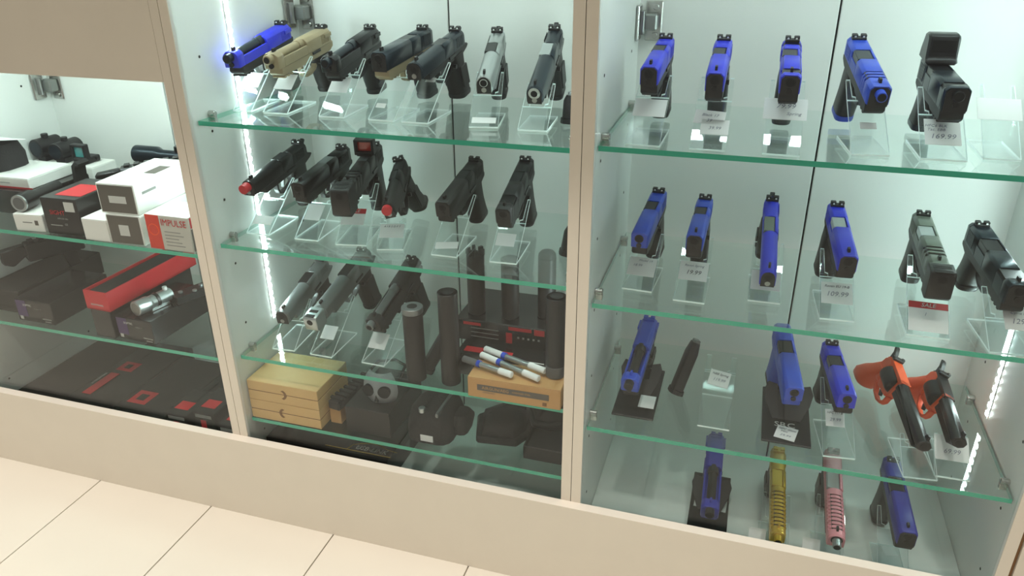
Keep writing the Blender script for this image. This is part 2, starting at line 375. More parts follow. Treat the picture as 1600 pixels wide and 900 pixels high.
def make_pistol(key, label, A, B, L, yB, style='block', slide=blue, frame=black, grip=None, barrel=black_m, w=.027, hs=.027,
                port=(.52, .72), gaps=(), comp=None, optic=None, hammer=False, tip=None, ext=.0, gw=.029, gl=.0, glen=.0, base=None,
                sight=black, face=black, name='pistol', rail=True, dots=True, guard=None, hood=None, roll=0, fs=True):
    grip = grip or frame; guard = guard or frame
    b, a = seg(A, B, L, yB); X = (b-a).normalized(); Y = Vector((0, 0, 1)).cross(X).normalized(); Z = X.cross(Y)
    M = Matrix(((X.x, Y.x, Z.x, b.x), (X.y, Y.y, Z.y, b.y), (X.z, Y.z, Z.z, b.z), (0, 0, 0, 1)))
    if roll: M = M @ Matrix.Rotation(R(roll), 4, 'X')
    e = L-.18; gb = -.128-glen
    zs = SH.get(key[:2], ZF) + (.010 if key in ('R3a', 'R3d', 'R4a') else .004)      # the grip stops just above what is under it
    for _ in range(3):
        low = min((M @ Vector((x_-e, 0, gb-.010))).z for x_ in (-.135, -.193))
        if low < zs: gb += (zs-low)/max(.5, Z.z)
    glen = -.128-gb
    off = Vector((-.160-e-gl, 0, gb-.008))
    root = thing(name, label, 'pistol' if name == 'pistol' else 'revolver', M=M @ Matrix.Translation(off), group='pistols on display')
    PIST[key] = dict(b=b, a=a, root=root)
    def bd(mb, nm, m, par=root, bevel=0, sm=35): return mb.build(nm, m, par, bevel=bevel, off=off, smooth=sm)
    if style == 'revolver': return revolver(bd, root, L, slide, frame, barrel, e)
    sec = sec_round if style == '1911' else sec_box
    # ---- slide
    mb = MB(); p0, p1 = port[0]*L, port[1]*L
    if style == 'open':
        c0, c1 = .020, .105
        def ring(s, k=1.): return [(-s, y, z) for y, z in sec_box(w, hs, 0, .006, k)]
        mb.loft([ring(0, .92), ring(.003), ring(c0)])
        for sg in (-1, 1):
            mb.box(-c1, -c0, sg*w/2-.004*(sg > 0), sg*w/2+.004*(sg < 0), -hs, -.011)
        mb.box(-c1, -c0, -w/2+.004, w/2-.004, -hs, -.020)
        mb.loft([ring(c1), ring(L-.012), ring(L-.002, .94), [(-L, y, z-.003) for y, z in sec_box(w, hs-.003, 0, .006, .86)]])
        mb.box(-L+.004, -L+.030, -w/2-.003, w/2+.003, -.014, -.007)     # safety wings
    else:
        br = sorted(set([0, .004, p0, p1, L-.010, L] + [g for gg in gaps for g in gg]))
        for s0, s1 in zip(br[:-1], br[1:]):
            mid = (s0+s1)/2
            if p0 <= mid <= p1: f = lambda s: [(-s, y, z) for y, z in sec_port(w, hs)]
            elif any(g0 <= mid <= g1 for g0, g1 in gaps): f = lambda s: [(-s, y, z) for y, z in sec_low(w, hs, -.0065)]
            else: f = lambda s: [(-s, y, z) for y, z in sec(w, hs, 0, k=(.94 if s == 0 else (.96 if s == L else 1)))]
            mb.loft([f(s0), f(s1)])
    so = bd(mb, 'slide', slide, bevel=.0006)
    # rear serrations, thin ribs on both flanks
    rb = MB()
    for i in range(7):
        s = L-.012-i*.0045
        for sg in (-1, 1): rb.box(-s-.0012, -s+.0012, sg*(w/2-.0002), sg*(w/2+.0007), -hs+.004, -.006)
    bd(rb, 'serrations', slide, so)['kind'] = 'stuff'
    # ---- barrel, hood, muzzle
    if style == 'open':
        mb = MB().tube([(-.11, 0, -.0085), (.013+ext, 0, -.0085)], .0080, 16).tube([(-.11, 0, -.0085), (-.09, 0, -.0085)], .0095, 16)
        bo = bd(mb, 'barrel', barrel, bevel=.0008)
        bd(MB().tube([(.0128+ext, 0, -.0085), (.0134+ext, 0, -.0085)], .0055, 14), 'bore', dark_hole, bo)
        bd(MB().tube([(-.01, 0, -.0215), (.003, 0, -.0215)], .0045, 12), 'guide_rod', black_m)
    else:
        bo = bd(MB().tube([(-p1, 0, -.0105), (.0015+ext, 0, -.0105)], .0072, 16), 'barrel', barrel, bevel=.0006)
        bd(MB().tube([(.0013+ext, 0, -.0105), (.0020+ext, 0, -.0105)], .0056, 14), 'bore', dark_hole, bo)
        bd(MB().box(-p1+.0005, -p0-.0005, -w/2+.0012, w/2-.0065, -.0125, -.0012), 'barrel_hood', hood or barrel, bo, bevel=.001)
        if gaps: bd(MB().box(-max(g[1] for g in gaps), -min(g[0] for g in gaps), *((-w*.30, w*.30) if style == '1911' else (-w/2+.002, w/2-.002)), -.012, -.0022 if style == '1911' else -.0018), 'slide_core', black_m, bo)
        if face: bd(MB().loft([[(-.0002, y, z) for y, z in sec(w*.86, hs+.002, -.002)], [(.0008, y, z) for y, z in sec(w*.86, hs+.002, -.002)]]), 'muzzle_face', face, so)  # black plate: its own black plus the front's shadow put into the colour
        bd(MB().tube([(-.006, 0, -.0225), (.0018, 0, -.0225)], .0042, 12), 'guide_rod', chrome_d if style == '1911' else black_m)
        if style == '1911':
            bd(MB().tube([(-.004, 0, -.0105), (.0011, 0, -.0105)], .0098, 16), 'barrel_bushing', silver if key == 'M1g' else (gold if slide is gold else black_m), bevel=.0004)
    if tip: bd(MB().tube([(-.002, 0, -.0105), (.010+ext, 0, -.0105)], .0090, 14).tube([(.010+ext, 0, -.0105), (.0104+ext, 0, -.0105)], .005, 12), 'muzzle_tip', tip, bevel=.0008)
    # ---- frame
    fz = -hs; fwid = w*.92
    if style == '1911': prof = [(-.030, fz+.001), (-.030, fz-.009), (-.034, fz-.013), (-.080-e, fz-.014), (-.12-e, fz-.014), (-.165-e, fz-.016), (-L-.008, fz-.010), (-L-.018, fz-.004), (-L-.014, fz-.001), (-L+.002, fz+.001)]
    elif style == 'open': prof = [(-.010, fz+.001), (-.008, fz-.010), (-.014, fz-.015), (-.060-e, fz-.016), (-.12-e, fz-.016), (-.17-e, fz-.016), (-L-.004, fz-.010), (-L-.006, fz+.001)]
    else: prof = [(-.006, fz+.001), (-.004, fz-.012), (-.010, fz-.017), (-.066-e, fz-.017), (-.075-e, fz-.014), (-.165-e, fz-.016), (-L-.004, fz-.010), (-L-.006, fz-.002), (-L+.002, fz+.001)]
    fo = bd(MB().prism(prof, -fwid/2, fwid/2), 'frame', frame, bevel=.0018)
    if rail and style != '1911':
        rm = MB()
        for s in (.018, .030, .042): rm.box(-s-.003, -s+.003, -fwid/2+.001, fwid/2-.001, fz-.0195, fz-.016)
        bd(rm, 'accessory_rail', frame, fo, bevel=.0006)
    # ---- trigger guard and trigger
    g0 = .070+e
    out = [(-g0, fz-.012), (-g0+.001, fz-.028), (-g0-.003, fz-.038), (-g0-.014, fz-.043), (-g0-.034, fz-.043), (-g0-.050, fz-.038), (-g0-.058, fz-.030)]
    inn = [(-g0-.005, fz-.012), (-g0-.004, fz-.028), (-g0-.007, fz-.034), (-g0-.016, fz-.038), (-g0-.034, fz-.038), (-g0-.048, fz-.033), (-g0-.054, fz-.026)]
    bd(MB().ring(out, inn, -.0052, .0052), 'trigger_guard', guard, bevel=.0008)
    bd(MB().prism([(-g0-.026, fz-.010), (-g0-.034, fz-.010), (-g0-.031, fz-.022), (-g0-.024, fz-.032), (-g0-.021, fz-.032), (-g0-.025, fz-.022)], -.003, .003), 'trigger', grey_m if style == '1911' else black)
    # ---- grip
    G = [(fz-.008, -.146, .056, gw*.84), (fz-.026, -.147, .050, gw*.98), (-.080-glen*.3, -.152, .047, gw), (-.105-glen*.6, -.158, .048, gw*1.02), (gb+.004, -.163, .049, gw), (gb, -.163, .047, gw*.94)]
    rings = [rrect(x-e-gl*max(0, (-z-.05)/.08), z, lx, ly) for z, x, lx, ly in G]
    go = bd(MB().loft(rings), 'grip', grip, bevel=0, sm=50)
    if style in ('1911', 'open'):
        for sg in (-1, 1):
            bd(MB().prism([(-.134-e, -.056), (-.166-e, -.056), (-.176-e, gb+.012), (-.146-e, gb+.012)], sg*(gw/2-.001), sg*(gw/2+.0025)), 'grip_panel', grip, go, bevel=.0015)
    bd(MB().loft([rrect(-.164-e-gl, gb, .052, gw*.98), rrect(-.165-e-gl, gb-.004, .054, gw), rrect(-.166-e-gl, gb-.009, .052, gw*.95)]), 'magazine_base', base or black, sm=50)
    # slide stop and mag release
    bd(MB().box(-.130-e, -.100-e, fwid/2, fwid/2+.0022, fz-.006, fz-.001), 'slide_stop', black_m, bevel=.0006)
    bd(MB().tube([(-.122-e, fwid/2-.002, fz-.024), (-.122-e, fwid/2+.004, fz-.024)], .004, 10), 'magazine_release', black_m)
    # ---- sights
    if sight:
        rs = bd(MB().box(-L+.006, -L+.016, -.0105, .0105, -.001, .0035).box(-L+.006, -L+.014, -.0105, -.0022, .0034, .0075).box(-L+.006, -L+.014, .0022, .0105, .0034, .0075), 'rear_sight', sight, bevel=.0008)
        if dots:
            for sg in (-1, 1): bd(MB().tube([(-L+.0139, sg*.006, .0045), (-L+.0146, sg*.006, .0045)], .0016, 8), 'sight_dot', dot_w, rs)
        if fs: bd(MB().prism([(-.020, -.001), (-.010, -.001), (-.011, .0055), (-.018, .0055)], -.0018, .0018), 'front_sight', sight)
    if hammer:
        bd(MB().prism([(-L+.004, -.014), (-L+.002, -.004), (-L-.010, .003), (-L-.014, -.001), (-L-.006, -.010), (-L-.004, -.020)], -.004, .004), 'hammer', black_m, bevel=.001)
    # ---- compensator and optic
    if comp:
        cl, cw, ch, cm = comp
        co = bd(MB().prism([(0, .001), (cl-.004, .001), (cl, -.004), (cl, -ch+.006), (cl-.006, -ch), (0, -ch)], -cw/2, cw/2), 'compensator', cm, bevel=.0016)
        bd(MB().tube([(cl-.001, 0, -.0105), (cl+.0004, 0, -.0105)], .0062, 14), 'bore', dark_hole, co)
        for i in range(2): bd(MB().box(.010+i*.014, .018+i*.014, -cw/2+.005, cw/2-.005, .0005, .0014), 'vent', dark_hole, co)
    if optic == 'hood':
        s0 = L*.70
        op = bd(MB().prism([(-s0+.004, 0), (-s0+.004, .006), (-s0-.002, .010), (-s0-.006, .036), (-s0-.012, .041), (-s0-.034, .040), (-s0-.046, .016), (-s0-.050, .0)], -.021, .021), 'reflex_sight', black_m, bevel=.004)
        bd(MB().box(-s0-.0040, -s0-.0030, -.016, .016, .014, .034), 'lens', dark_hole, op, bevel=.0003)
    elif optic == 'red':
        s0 = L*.60
        op = bd(MB().box(-s0-.040, -s0, -.015, .015, .002, .010), 'reflex_sight', black, bevel=.001)
        fr = MB()
        for sg in (-1, 1): fr.box(-s0-.020, -s0, sg*.0165-.0025, sg*.0165+.0025, .004, .034)
        fr.box(-s0-.020, -s0, -.019, .019, .030, .0345).box(-s0-.020, -s0, -.019, .019, .004, .010)
        bd(fr, 'sight_frame', black, op, bevel=.0012)
        bd(MB().box(-s0-.012, -s0-.010, -.014, .014, .010, .030), 'lens', lens_red, op)
    return root
def revolver(bd, root, L, barrel, frame, cyl, e):
    bd0 = bd
    def bd(mb, nm, m, par=root, bevel=0, sm=35):
        mb.v = [(x, y, z*.84) for x, y, z in mb.v]; return bd0(mb, nm, m, par, bevel, sm)
    # local frame: muzzle at x=0, top of sight rib z=0
    bl = L-.080
    def octo(s, k=1., zc=-.012):
        return [(-s, .0125*k*math.cos(R(22.5+45*i)), zc+.0125*k*math.sin(R(22.5+45*i))) for i in range(8)]
    bo = bd(MB().loft([octo(0, .94), octo(.002), octo(bl)]).prism([(-.006, -.018), (-.012, -.031), (-bl, -.033), (-bl, -.018)], -.0085, .0085), 'barrel', barrel, bevel=.0008)
    bd(MB().tube([(-.0002, 0, -.012), (.0005, 0, -.012)], .0062, 14), 'bore', dark_hole, bo)
    bd(MB().prism([(-.004, -.001), (-.016, -.001), (-.014, .006), (-.007, .007)], -.0018, .0018), 'front_sight', barrel)
    s0, s1 = bl, L
    fr = [(-s0, 0), (-s1+.006, 0), (-s1-.004, -.010), (-s1-.006, -.028), (-s1+.002, -.052), (-s1+.028, -.058), (-s0-.012, -.050), (-s0, -.040)]
    bd(MB().prism(fr[:2]+[(-s1-.003, -.008), (-s1-.003, -.009), (-s0, -.009)], -.0095, .0095), 'top_strap', cyl if L < .2 else frame, bevel=.0015)
    bd(MB().prism([(-s0, 0), (-s0, -.040), (-s0-.010, -.048), (-s0-.010, 0)], -.0095, .0095), 'frame_front', frame, bevel=.0015)
    bd(MB().prism([(-s1+.024, -.002), (-s1+.006, -.001), (-s1-.006, -.012), (-s1-.008, -.030), (-s1+.0, -.056), (-s1+.030, -.056), (-s1+.024, -.046)], -.011, .011), 'frame', frame, bevel=.003)
    bd(MB().prism([(-s0-.010, -.042), (-s0-.010, -.052), (-s1+.03, -.058), (-s1+.024, -.044)], -.0095, .0095), 'frame_bottom', frame, bevel=.0015)
    co = bd(MB().tube([(-s0-.012, 0, -.025), (-s0-.016, 0, -.025), (-s1+.026, 0, -.025)], [.018, .0205, .0205], 18), 'cylinder', cyl, bevel=.001)
    fl = MB()
    for i in range(6):
        a = R(60*i+30); fl.tube([(-s0-.0114, .0125*math.cos(a), -.025+.0125*math.sin(a)), (-s0-.0122, .0125*math.cos(a), -.025+.0125*math.sin(a))], .0048, 10)
    bd(fl, 'chambers', dark_hole, co)
    g = [(-.030, -s1+.006, .036, .026), (-.048, -s1-.004, .040, .034), (-.066, -s1-.016, .046, .042), (-.084, -s1-.024, .052, .046), (-.098, -s1-.026, .048, .040), (-.104, -s1-.026, .034, .026)]
    bd(MB().loft([rrect(x, z, lx, ly) for z, x, lx, ly in g]), 'grip', frame, sm=60)
    g0 = s0+.006
    out = [(-g0, -.048), (-g0+.001, -.062), (-g0-.006, -.074), (-g0-.022, -.080), (-g0-.044, -.078), (-g0-.060, -.068), (-g0-.064, -.056)]
    inn = [(-g0-.006, -.050), (-g0-.005, -.062), (-g0-.010, -.070), (-g0-.023, -.075), (-g0-.042, -.073), (-g0-.055, -.065), (-g0-.058, -.054)]
    bd(MB().ring(out, inn, -.005, .005), 'trigger_guard', frame, bevel=.001)
    bd(MB().prism([(-g0-.030, -.050), (-g0-.038, -.050), (-g0-.035, -.062), (-g0-.028, -.070), (-g0-.025, -.069), (-g0-.029, -.060)], -.003, .003), 'trigger', black_m)
    bd(MB().prism([(-s1+.004, -.006), (-s1-.004, .006), (-s1-.014, .014), (-s1-.022, .013), (-s1-.012, .002), (-s1-.008, -.016)], -.004, .004), 'hammer', black, bevel=.0012)
    bd(MB().box(-s1+.006, -s1+.016, -.010, .010, -.001, .006).box(-s1+.006, -s1+.012, -.012, -.006, .002, .008).box(-s1+.006, -s1+.012, .006, .012, .002, .008), 'rear_sight', black, bevel=.001)
    return root

def P(*a, **k): return make_pistol(*a, **k)
ribs = tuple((.016+i*.0085, .0185+i*.0085) for i in range(10))
# upper shelf, black pistol cabinet
P('M1a', 'bright blue pistol with open slide and black barrel beside the cabinet panel', (442,36), (358,82), .20, .088, 'open', blue, black, barrel=bluing, hammer=True, w=.030)
P('M1b', 'tan metal pistol with open slide showing its tan barrel', (504.5,42), (421,84), .20, .108, 'open', tan, tan, grip=brown_blk, barrel=tan, hammer=True, w=.030)
P('M1c', 'black open-slide pistol with protruding barrel next to the tan one', (581,42), (511,89), .20, .108, 'open', black_m, black, barrel=bluing, hammer=True, w=.030)
P('M1d', 'pistol with blue-black slide on a tan frame', (664,43), (590,82), .19, .108, 'block', bluing, tan, grip=black, w=.030, hs=.030)
P('M1e', 'black pistol with broad brown-black grip between two-tone and silver pistols', (714,45), (645,98), .20, .108, '1911', bluing, black, grip=brown_blk, hammer=True, gw=.034, w=.028)
P('M1f', 'silver slide pistol with black grip', (778,46), (755,120), .20, .112, '1911', silver, grey_m, grip=black, barrel=silver, hammer=True, hood=black_m, w=.027)
P('M1g', 'blue-black pistol with silver ringed muzzle next to the cabinet divider', (868,41), (834,137), .21, .112, '1911', bluing, black_m, grip=black, barrel=silver, hammer=True, hood=silver, w=.027)
# middle shelf
P('M2a', 'black pistol with red muzzle tip beside the lit strip', (468,221), (385,283), .19, .07, '1911', black_m, black, tip=red, hammer=True, ext=.006)
P('M2b', 'plain black pistol between red-tipped and red dot sighted pistols', (537,228), (463,286), .19, .07, 'block', black_m, black, hood=grey_m)
P('M2c', 'black pistol with red dot sight and big square compensator', (587,224), (540,284), .20, .085, 'block', black, black, comp=(.042, .034, .052, black), optic='red', barrel=grey_m, gaps=((.02,.026),(.034,.04),(.048,.054)))
P('M2d', 'compact black pistol with red muzzle tip and wide flared grip', (624,246), (602,318), .170, .07, '1911', black, black, tip=red, w=.022, gw=.032, hs=.028, gl=.03, roll=14)
P('M2e', 'slim charcoal pistol with smooth square slide', (744,247), (690,316), .18, .08, 'block', brown_blk, brown_blk, barrel=black, hood=black, dots=False, w=.028, sight=brown_blk)
P('M2f', 'black pistol with window cut in the front of its slide', (823,246), (785,327), .18, .08, 'block', black, black, gaps=((.022,.048),), w=.028)
# lower shelf of the same cabinet
P('M3a', 'grey long-slide pistol with pale flat top', (503,402), (438,487), .20, .07, '1911', grey_m, grey_m, grip=brown_blk, w=.028)
P('M3b', 'silver-grey competition pistol with pale compensator', (569,387), (496,480), .205, .07, '1911', grey_m, grey_m, grip=brown_blk, comp=(.035, .028, .034, silver), w=.030)
P('M3c', 'dark pistol with exposed round grey barrel beside the silencers', (646,400), (580,500), .20, .07, 'open', brown_blk, brown_blk, barrel=grey_m, w=.030)
# blue pistol cabinet, top shelf
P('R1a', 'blue slide pistol on black frame beside the silver hinge', (1042,57), (1014.5,104), .17, .052, 'block', blue, black, w=.0265)
P('R1b', 'blue slide pistol seen head-on with two overlapping price cards', (1132,59), (1118,114), .17, .052, 'block', blue, black, w=.0265)
P('R1c', 'blue slide pistol with two square windows in the slide', (1238,61), (1237,117), .17, .052, 'block', blue, black, gaps=((.012,.030),(.142,.156)), w=.028)
P('R1d', 'cobalt blue pistol with chevron vents and blue threaded barrel', (1340,57), (1378,135), .19, .075, 'block', blue2, black, base=blue2, barrel=blue2, hood=bluing, gaps=((.030,.034),(.040,.044),(.050,.054)), ext=.012, w=.030)
P('R1e', 'black pistol with tall hooded reflex sight', (1458,88), (1500,137), .175, .07, 'block', bluing, black, optic='hood', gaps=((.012,.03),), ext=.006, w=.033, hs=.032, sight=None, base=bluing)
# second shelf
P('R2a', 'blue pistol with rounded blue muzzle and open grip', (1031,296), (999,364), .17, .075, 'block', blue2, black, w=.0275, face=None, fs=False)
P('R2b', 'blue slide pistol standing over the 19.99 card', (1103,307), (1086,367), .17, .06, 'block', blue2, black, w=.0265)
P('R2c', 'long slim blue pistol with side levers', (1207,307), (1202,425), .215, .07, '1911', blue, black, w=.0245, gw=.032, hood=olive, hammer=True)
P('R2d', 'deep blue pistol with silver barrel hood and rounded grip', (1307,317), (1328,400), .18, .06, 'block', blue, brown_blk, hood=silver, w=.0275, gw=.034)
P('R2e', 'grey-green pistol with vented slide and black square compensator', (1441,332), (1470,412), .19, .075, 'block', olive, black, barrel=silver, hood=silver, comp=(.032, .034, .046, black), gaps=((.03,.036),(.042,.048),(.054,.06)), w=.029)
P('R2f', 'large blue-black pistol with long window in its slide at the bay end', (1531,348), (1597,446), .20, .055, 'block', bluing, black, gaps=((.02,.05),), hood=black_m, w=.033, hs=.032, gw=.034)
# third shelf
P('R3a', 'blue open-slide pistol on a black holster base', (1016,495), (984,592), .20, .05, 'open', blue2, black, barrel=brown_blk, w=.031, sight=blue2, dots=False)
P('R3d', 'all-blue pistol over the black lettered base plate', (1223,505), (1243,606), .185, .06, 'block', blue2, blue2, grip=blue2, barrel=black, base=black, w=.030, fs=False, sight=None, face=None)
P('R3e', 'blue slide pistol with rounded muzzle over the small 29.99 card', (1298,533), (1326,616), .168, .07, 'block', blue, black, w=.029, face=None)
P('R3f', 'orange revolver with long black barrel and orange top strap', (1400,558), (1451,692), .225, .035, 'revolver', black_m, orange, barrel=black_m, name='revolver', roll=-26)
P('R3g', 'smaller orange revolver with black barrel next to the lit strip', (1471,580), (1506,686), .185, .045, 'revolver', black_m, orange, barrel=black_m, name='revolver', roll=-26)
# cabinet floor
P('R4a', 'dark blue pistol on a black base on the cabinet floor', (1120,676), (1110,792), .20, .045, 'open', blue_d, blue_d, barrel=brown_blk, w=.032, sight=blue_d, dots=False)
P('R4b', 'gold-plated pistol with ribbed slide', (1217,698), (1217,832), .205, .045, '1911', gold, gold, grip=brown_blk, barrel=gold, gaps=ribs, ext=.012, w=.027, face=None, sight=gold, dots=False)
P('R4c', 'pink pistol with black ribbed slide and silver barrel', (1302,700), (1309,838), .21, .04, '1911', pink, brown_blk, grip=black, barrel=silver, hood=silver, gaps=ribs, ext=.014, w=.029, face=None, sight=black, dots=False)
P('R4d', 'navy blue pistol with black frame beside the folded paper', (1394,714), (1421,832), .19, .05, 'block', blue_d, black, w=.030, hs=.030)

# ---------------------------------------------------------------- acrylic stands and price cards
LEAN = math.atan2(.08, .112)          # slope of the support plate
def plateM(x, y, z, rz=0):
    """local frame of the slanted plate: X across, Y up the slope, Z out of the front face"""
    return Matrix.Translation((x, y, z)) @ Matrix.Rotation(R(rz), 4, 'Z') @ Matrix.Rotation(LEAN, 4, 'X')
def sheet(mb, poly, th):     # flat polygon (x,y) given thickness, faces slot 0, edges slot 1
    n = len(poly); vs = [(x, y, 0) for x, y in poly] + [(x, y, -th) for x, y in poly]
    mb.add(vs, [tuple(range(n)), tuple(reversed(range(n, 2*n)))], 0)
    mb.add(vs, [(i, n+i, n+(i+1) % n, (i+1) % n) for i in range(n)], 1)
def stand(key, x, y, z, label, w=.046, rz=0, ln=.096, arm=.040, notch=.031, taper=None):
    root = thing('pistol_stand', label, 'display stand', (x, y, z), rz, 'clear acrylic pistol stands')
    th = .003; h = w/2
    mb = MB(); sheet(mb, [(-h, 0), (h, 0), (h, .105), (-h, .105)], th)
    o = mb.build('base_plate', [acryl, acryl_edge], root, smooth=0); o.matrix_basis = Matrix.Translation((0, 0, th))
    mb = MB(); k = notch/2
    if taper:      # Y-shaped plate with a round notch between two arms
        arc = [(k*math.cos(R(a)), ln+.004+.8*k*math.sin(R(a))) for a in range(0, -181, -20)]
        sheet(mb, [(-taper, 0), (taper, 0), (h, ln*.62), (h, ln+.004)] + arc + [(-h, ln+.004), (-h, ln*.62)], th)
    else: sheet(mb, [(-h, 0), (h, 0), (h, ln), (-h, ln)], th)
    o = mb.build('support_plate', [acryl, acryl_edge], root, smooth=0); o.matrix_basis = Matrix.Translation((0, -.001, th)) @ Matrix.Rotation(LEAN, 4, 'X')
    for sg in (-1, 1):
        mb = MB(); pl = [(sg*k, ln), (sg*h, ln), (sg*(h-.001), ln+arm), (sg*(k+.002), ln+arm), (sg*(k+.001), ln+.008), (sg*(k-.004), ln+.006), (sg*(k-.004), ln)]
        if sg < 0: pl = pl[::-1]
        sheet(mb, pl, th)
        o = mb.build('prong', [acryl, acryl_edge], root, smooth=0); o.matrix_basis = Matrix.Translation((0, -.001, th)) @ Matrix.Rotation(LEAN, 4, 'X')
    return root
def card(x, y, z, label, l=.066, w=.046, h=.034, dx=0, rot=0, lines=(), band=None, rz=0, m=paper, flat=False):
    """price card resting on the slanted plate at distance l from its bend"""
    M = plateM(x, y, z+.003, rz) @ Matrix.Translation((dx, l, .0012)) @ Matrix.Rotation(R(rot), 4, 'Z')
    if flat: M = Matrix.Translation((x+dx, y, z)) @ Matrix.Rotation(R(rot), 4, 'Z')
    c = tag(MB().box(-w/2, w/2, -h/2, h/2, 0, .0006).build('price_card', m, smooth=0), label, 'price card', 'handwritten price cards'); c.matrix_world = M
    for s, sz, px, py, mm in lines: text(s, sz, mm, c, Matrix.Translation((px, py, .0008)), shear=.25)
    if band:
        bnd = MB().box(-w/2, w/2, h/2-.011, h/2, .0006, .0009).build('red_band', redprint, c, smooth=0)
        text('SALE', .0095, print_w, bnd, Matrix.Translation((0, h/2-.0057, .0011)), shear=.2)
    return c
STN = {k: v for k, v in dict(M1a='the blue open-slide pistol with black barrel', M1b='the tan pistol', M1c='the black open-slide pistol', M1d='the two-tone tan framed pistol',
  M1e='the pistol with broad brown-black grip', M1f='the silver slide pistol', M1g='the pistol with silver ringed muzzle', M2a='the long pistol with red tip',
  M2b='the plain black pistol', M2c='the pistol with red dot sight', M2d='the compact pistol with red tip', M2e='the slim charcoal pistol', M2f='the black pistol with slide window',
  M3a='the grey long-slide pistol', M3b='the silver-grey competition pistol', M3c='the dark pistol with round grey barrel', R1a='the blue pistol beside the hinge', R1b='the blue pistol with two cards',
  R1c='the blue pistol with two square windows', R1d='the blue pistol with chevron vents', R1e='the pistol with tall hooded sight', R2a='the blue pistol with rounded muzzle',
  R2b='the blue pistol beside the rounded-muzzle one', R2c='the long slim blue pistol', R2d='the deep blue pistol with silver hood', R2e='the grey-green pistol', R2f='the large blue-black pistol at the bay end',
  R3e='the blue pistol next to the orange revolvers', R3f='the long-barrelled orange revolver', R3g='the smaller orange revolver', R4b='the gold pistol', R4c='the pink pistol', R4d='the navy blue pistol').items()}
SP = {}
for k, nm in STN.items():
    z = SH.get(k[:2], ZF) + .0003
    b, a = PIST[k]['b'], PIST[k]['a']; d = (b-a); d.z = 0; d.normalize()
    yf = {'M1': .10, 'M2': .078, 'M3': .06, 'R1': .032 if k in ('R1a', 'R1b', 'R1c') else .066, 'R2': .07, 'R3': .05, 'R4': .055}[k[:2]]
    yf = dict(R2a=.085, R2b=.065, R2c=.098, R2d=.065, R2e=.046, R2f=.024, R3f=.03, R3g=.045).get(k, yf)
    rz = math.degrees(math.atan2(d.x, -d.y))
    yg = yf+.115; t = (yg-b.y)/d.y; x = b.x + d.x*t - math.sin(R(rz))*-.115*0
    x = b.x + d.x*((yf+.115*math.cos(R(rz))-b.y)/d.y) + math.sin(R(rz))*.115
    sl = (b.z-a.z)/max(.05, math.hypot(b.x-a.x, b.y-a.y)); g0 = .070+(b-a).length-.18; ln_ = .05
    while ln_ < .100:
        yy = yf+ln_*math.cos(LEAN); zz_ = z+.004+ln_*math.sin(LEAN); s_ = (yy-b.y)/max(.3, abs(d.y)); top = b.z-sl*s_
        if zz_ > top-(.048 if s_ < g0-.004 else .074): break
        ln_ += .002
    if k in ('R3f', 'R3g', 'M2d', 'R2f'): ln_ = min(ln_, .056)
    wide = k in ('R1e', 'R2f', 'R2e', 'M2c')
    stand(k, x, yf, z, 'clear acrylic stand holding ' + nm, rz=rz, ln=ln_, arm=.022 if k in ("R3f", "R3g") else .014 if k == "M2d" else min(.052, .140-ln_), w=.058 if wide else .036 if k == 'M1a' else .048 if k[0] == 'M' else .050, notch=.024 if k == 'M1a' else .038 if wide else .033)
    SP[k] = (x, yf, z, rz)
stand('R1f', .563, .09, SH['R1']+.0003, 'empty clear acrylic stand with a blank white card at the bay end')
stand('R3c', .232, .075, SH['R3']+.0003, 'empty clear acrylic stand beside the loose magazine', w=.054, notch=.032, taper=.016, ln=.104, arm=.034)
def pc(k, text_lines=(), **kw):
    x, y, z, rz = SP[k]; return card(x, y, z, 'white price card on the stand of ' + STN[k], rz=rz, lines=text_lines, **kw)
for k in ('M1a', 'M1b', 'M1c'): pc(k, l=.072, w=.036, h=.036, dx=-.006)
pc('M1d', l=.03, w=.018, h=.010, dx=-.01); pc('M1e', l=.095, w=.018, h=.010); pc('M1f', l=.012, w=.04, h=.012)
pc('M2a', l=.03, w=.04, h=.02); pc('M2b', l=.060, w=.032, h=.036, dx=-.004); pc('M2c', l=.060, w=.044, dx=-.006, h=.036, band=True)
pc('M2d', [('A I R S O F T', .0055, 0, .009, ink_dk)], l=.038, w=.044, h=.030); pc('M2e', l=.02, w=.042, h=.014, rot=8)
pc('M2f', l=.045, w=.034, h=.026, dx=-.004); pc('M3b', l=.05, w=.03, h=.03); pc('M3c', l=.048, w=.036, h=.034, dx=-.004)
pc('R1a', l=.070, w=.048, h=.034); pc('R1b', [('Black 17', .007, 0, .004, ink), ('39', .008, 0, -.006, ink)], l=.058, w=.044, h=.026, dx=-.003, rot=-4)
card(*SP['R1b'][:3], 'second white price card tucked under the first on the head-on blue pistol', l=.040, w=.040, h=.028, dx=.006, lines=[('39.99', .008, 0, -.002, ink)], rz=SP['R1b'][3])
pc('R1c', [('79.99', .012, 0, .005, ink), ('Spring', .008, .012, -.009, ink)], l=.082, w=.060, h=.040)
pc('R1d', l=.05, w=.022, h=.012); pc('R1e', [('HFC6 BLK', .0065, -.008, .011, ink), ('Tac. EBB', .0065, -.008, .004, ink), ('169.99', .012, 0, -.008, ink)], l=.046, w=.046, h=.046)
card(.563, .09, SH['R1'], 'blank white card on the empty stand at the bay end', l=.088, w=.056, h=.040)
pc('R2a', [('Model 19', .006, .004, .012, ink), ('18.99', .007, -.008, .002, ink)], l=.044, w=.046, h=.036); pc('R2b', [('Raven Spring', .006, 0, .010, ink), ('19.99', .011, 0, -.003, ink_dk)], l=.056, w=.046, h=.036)
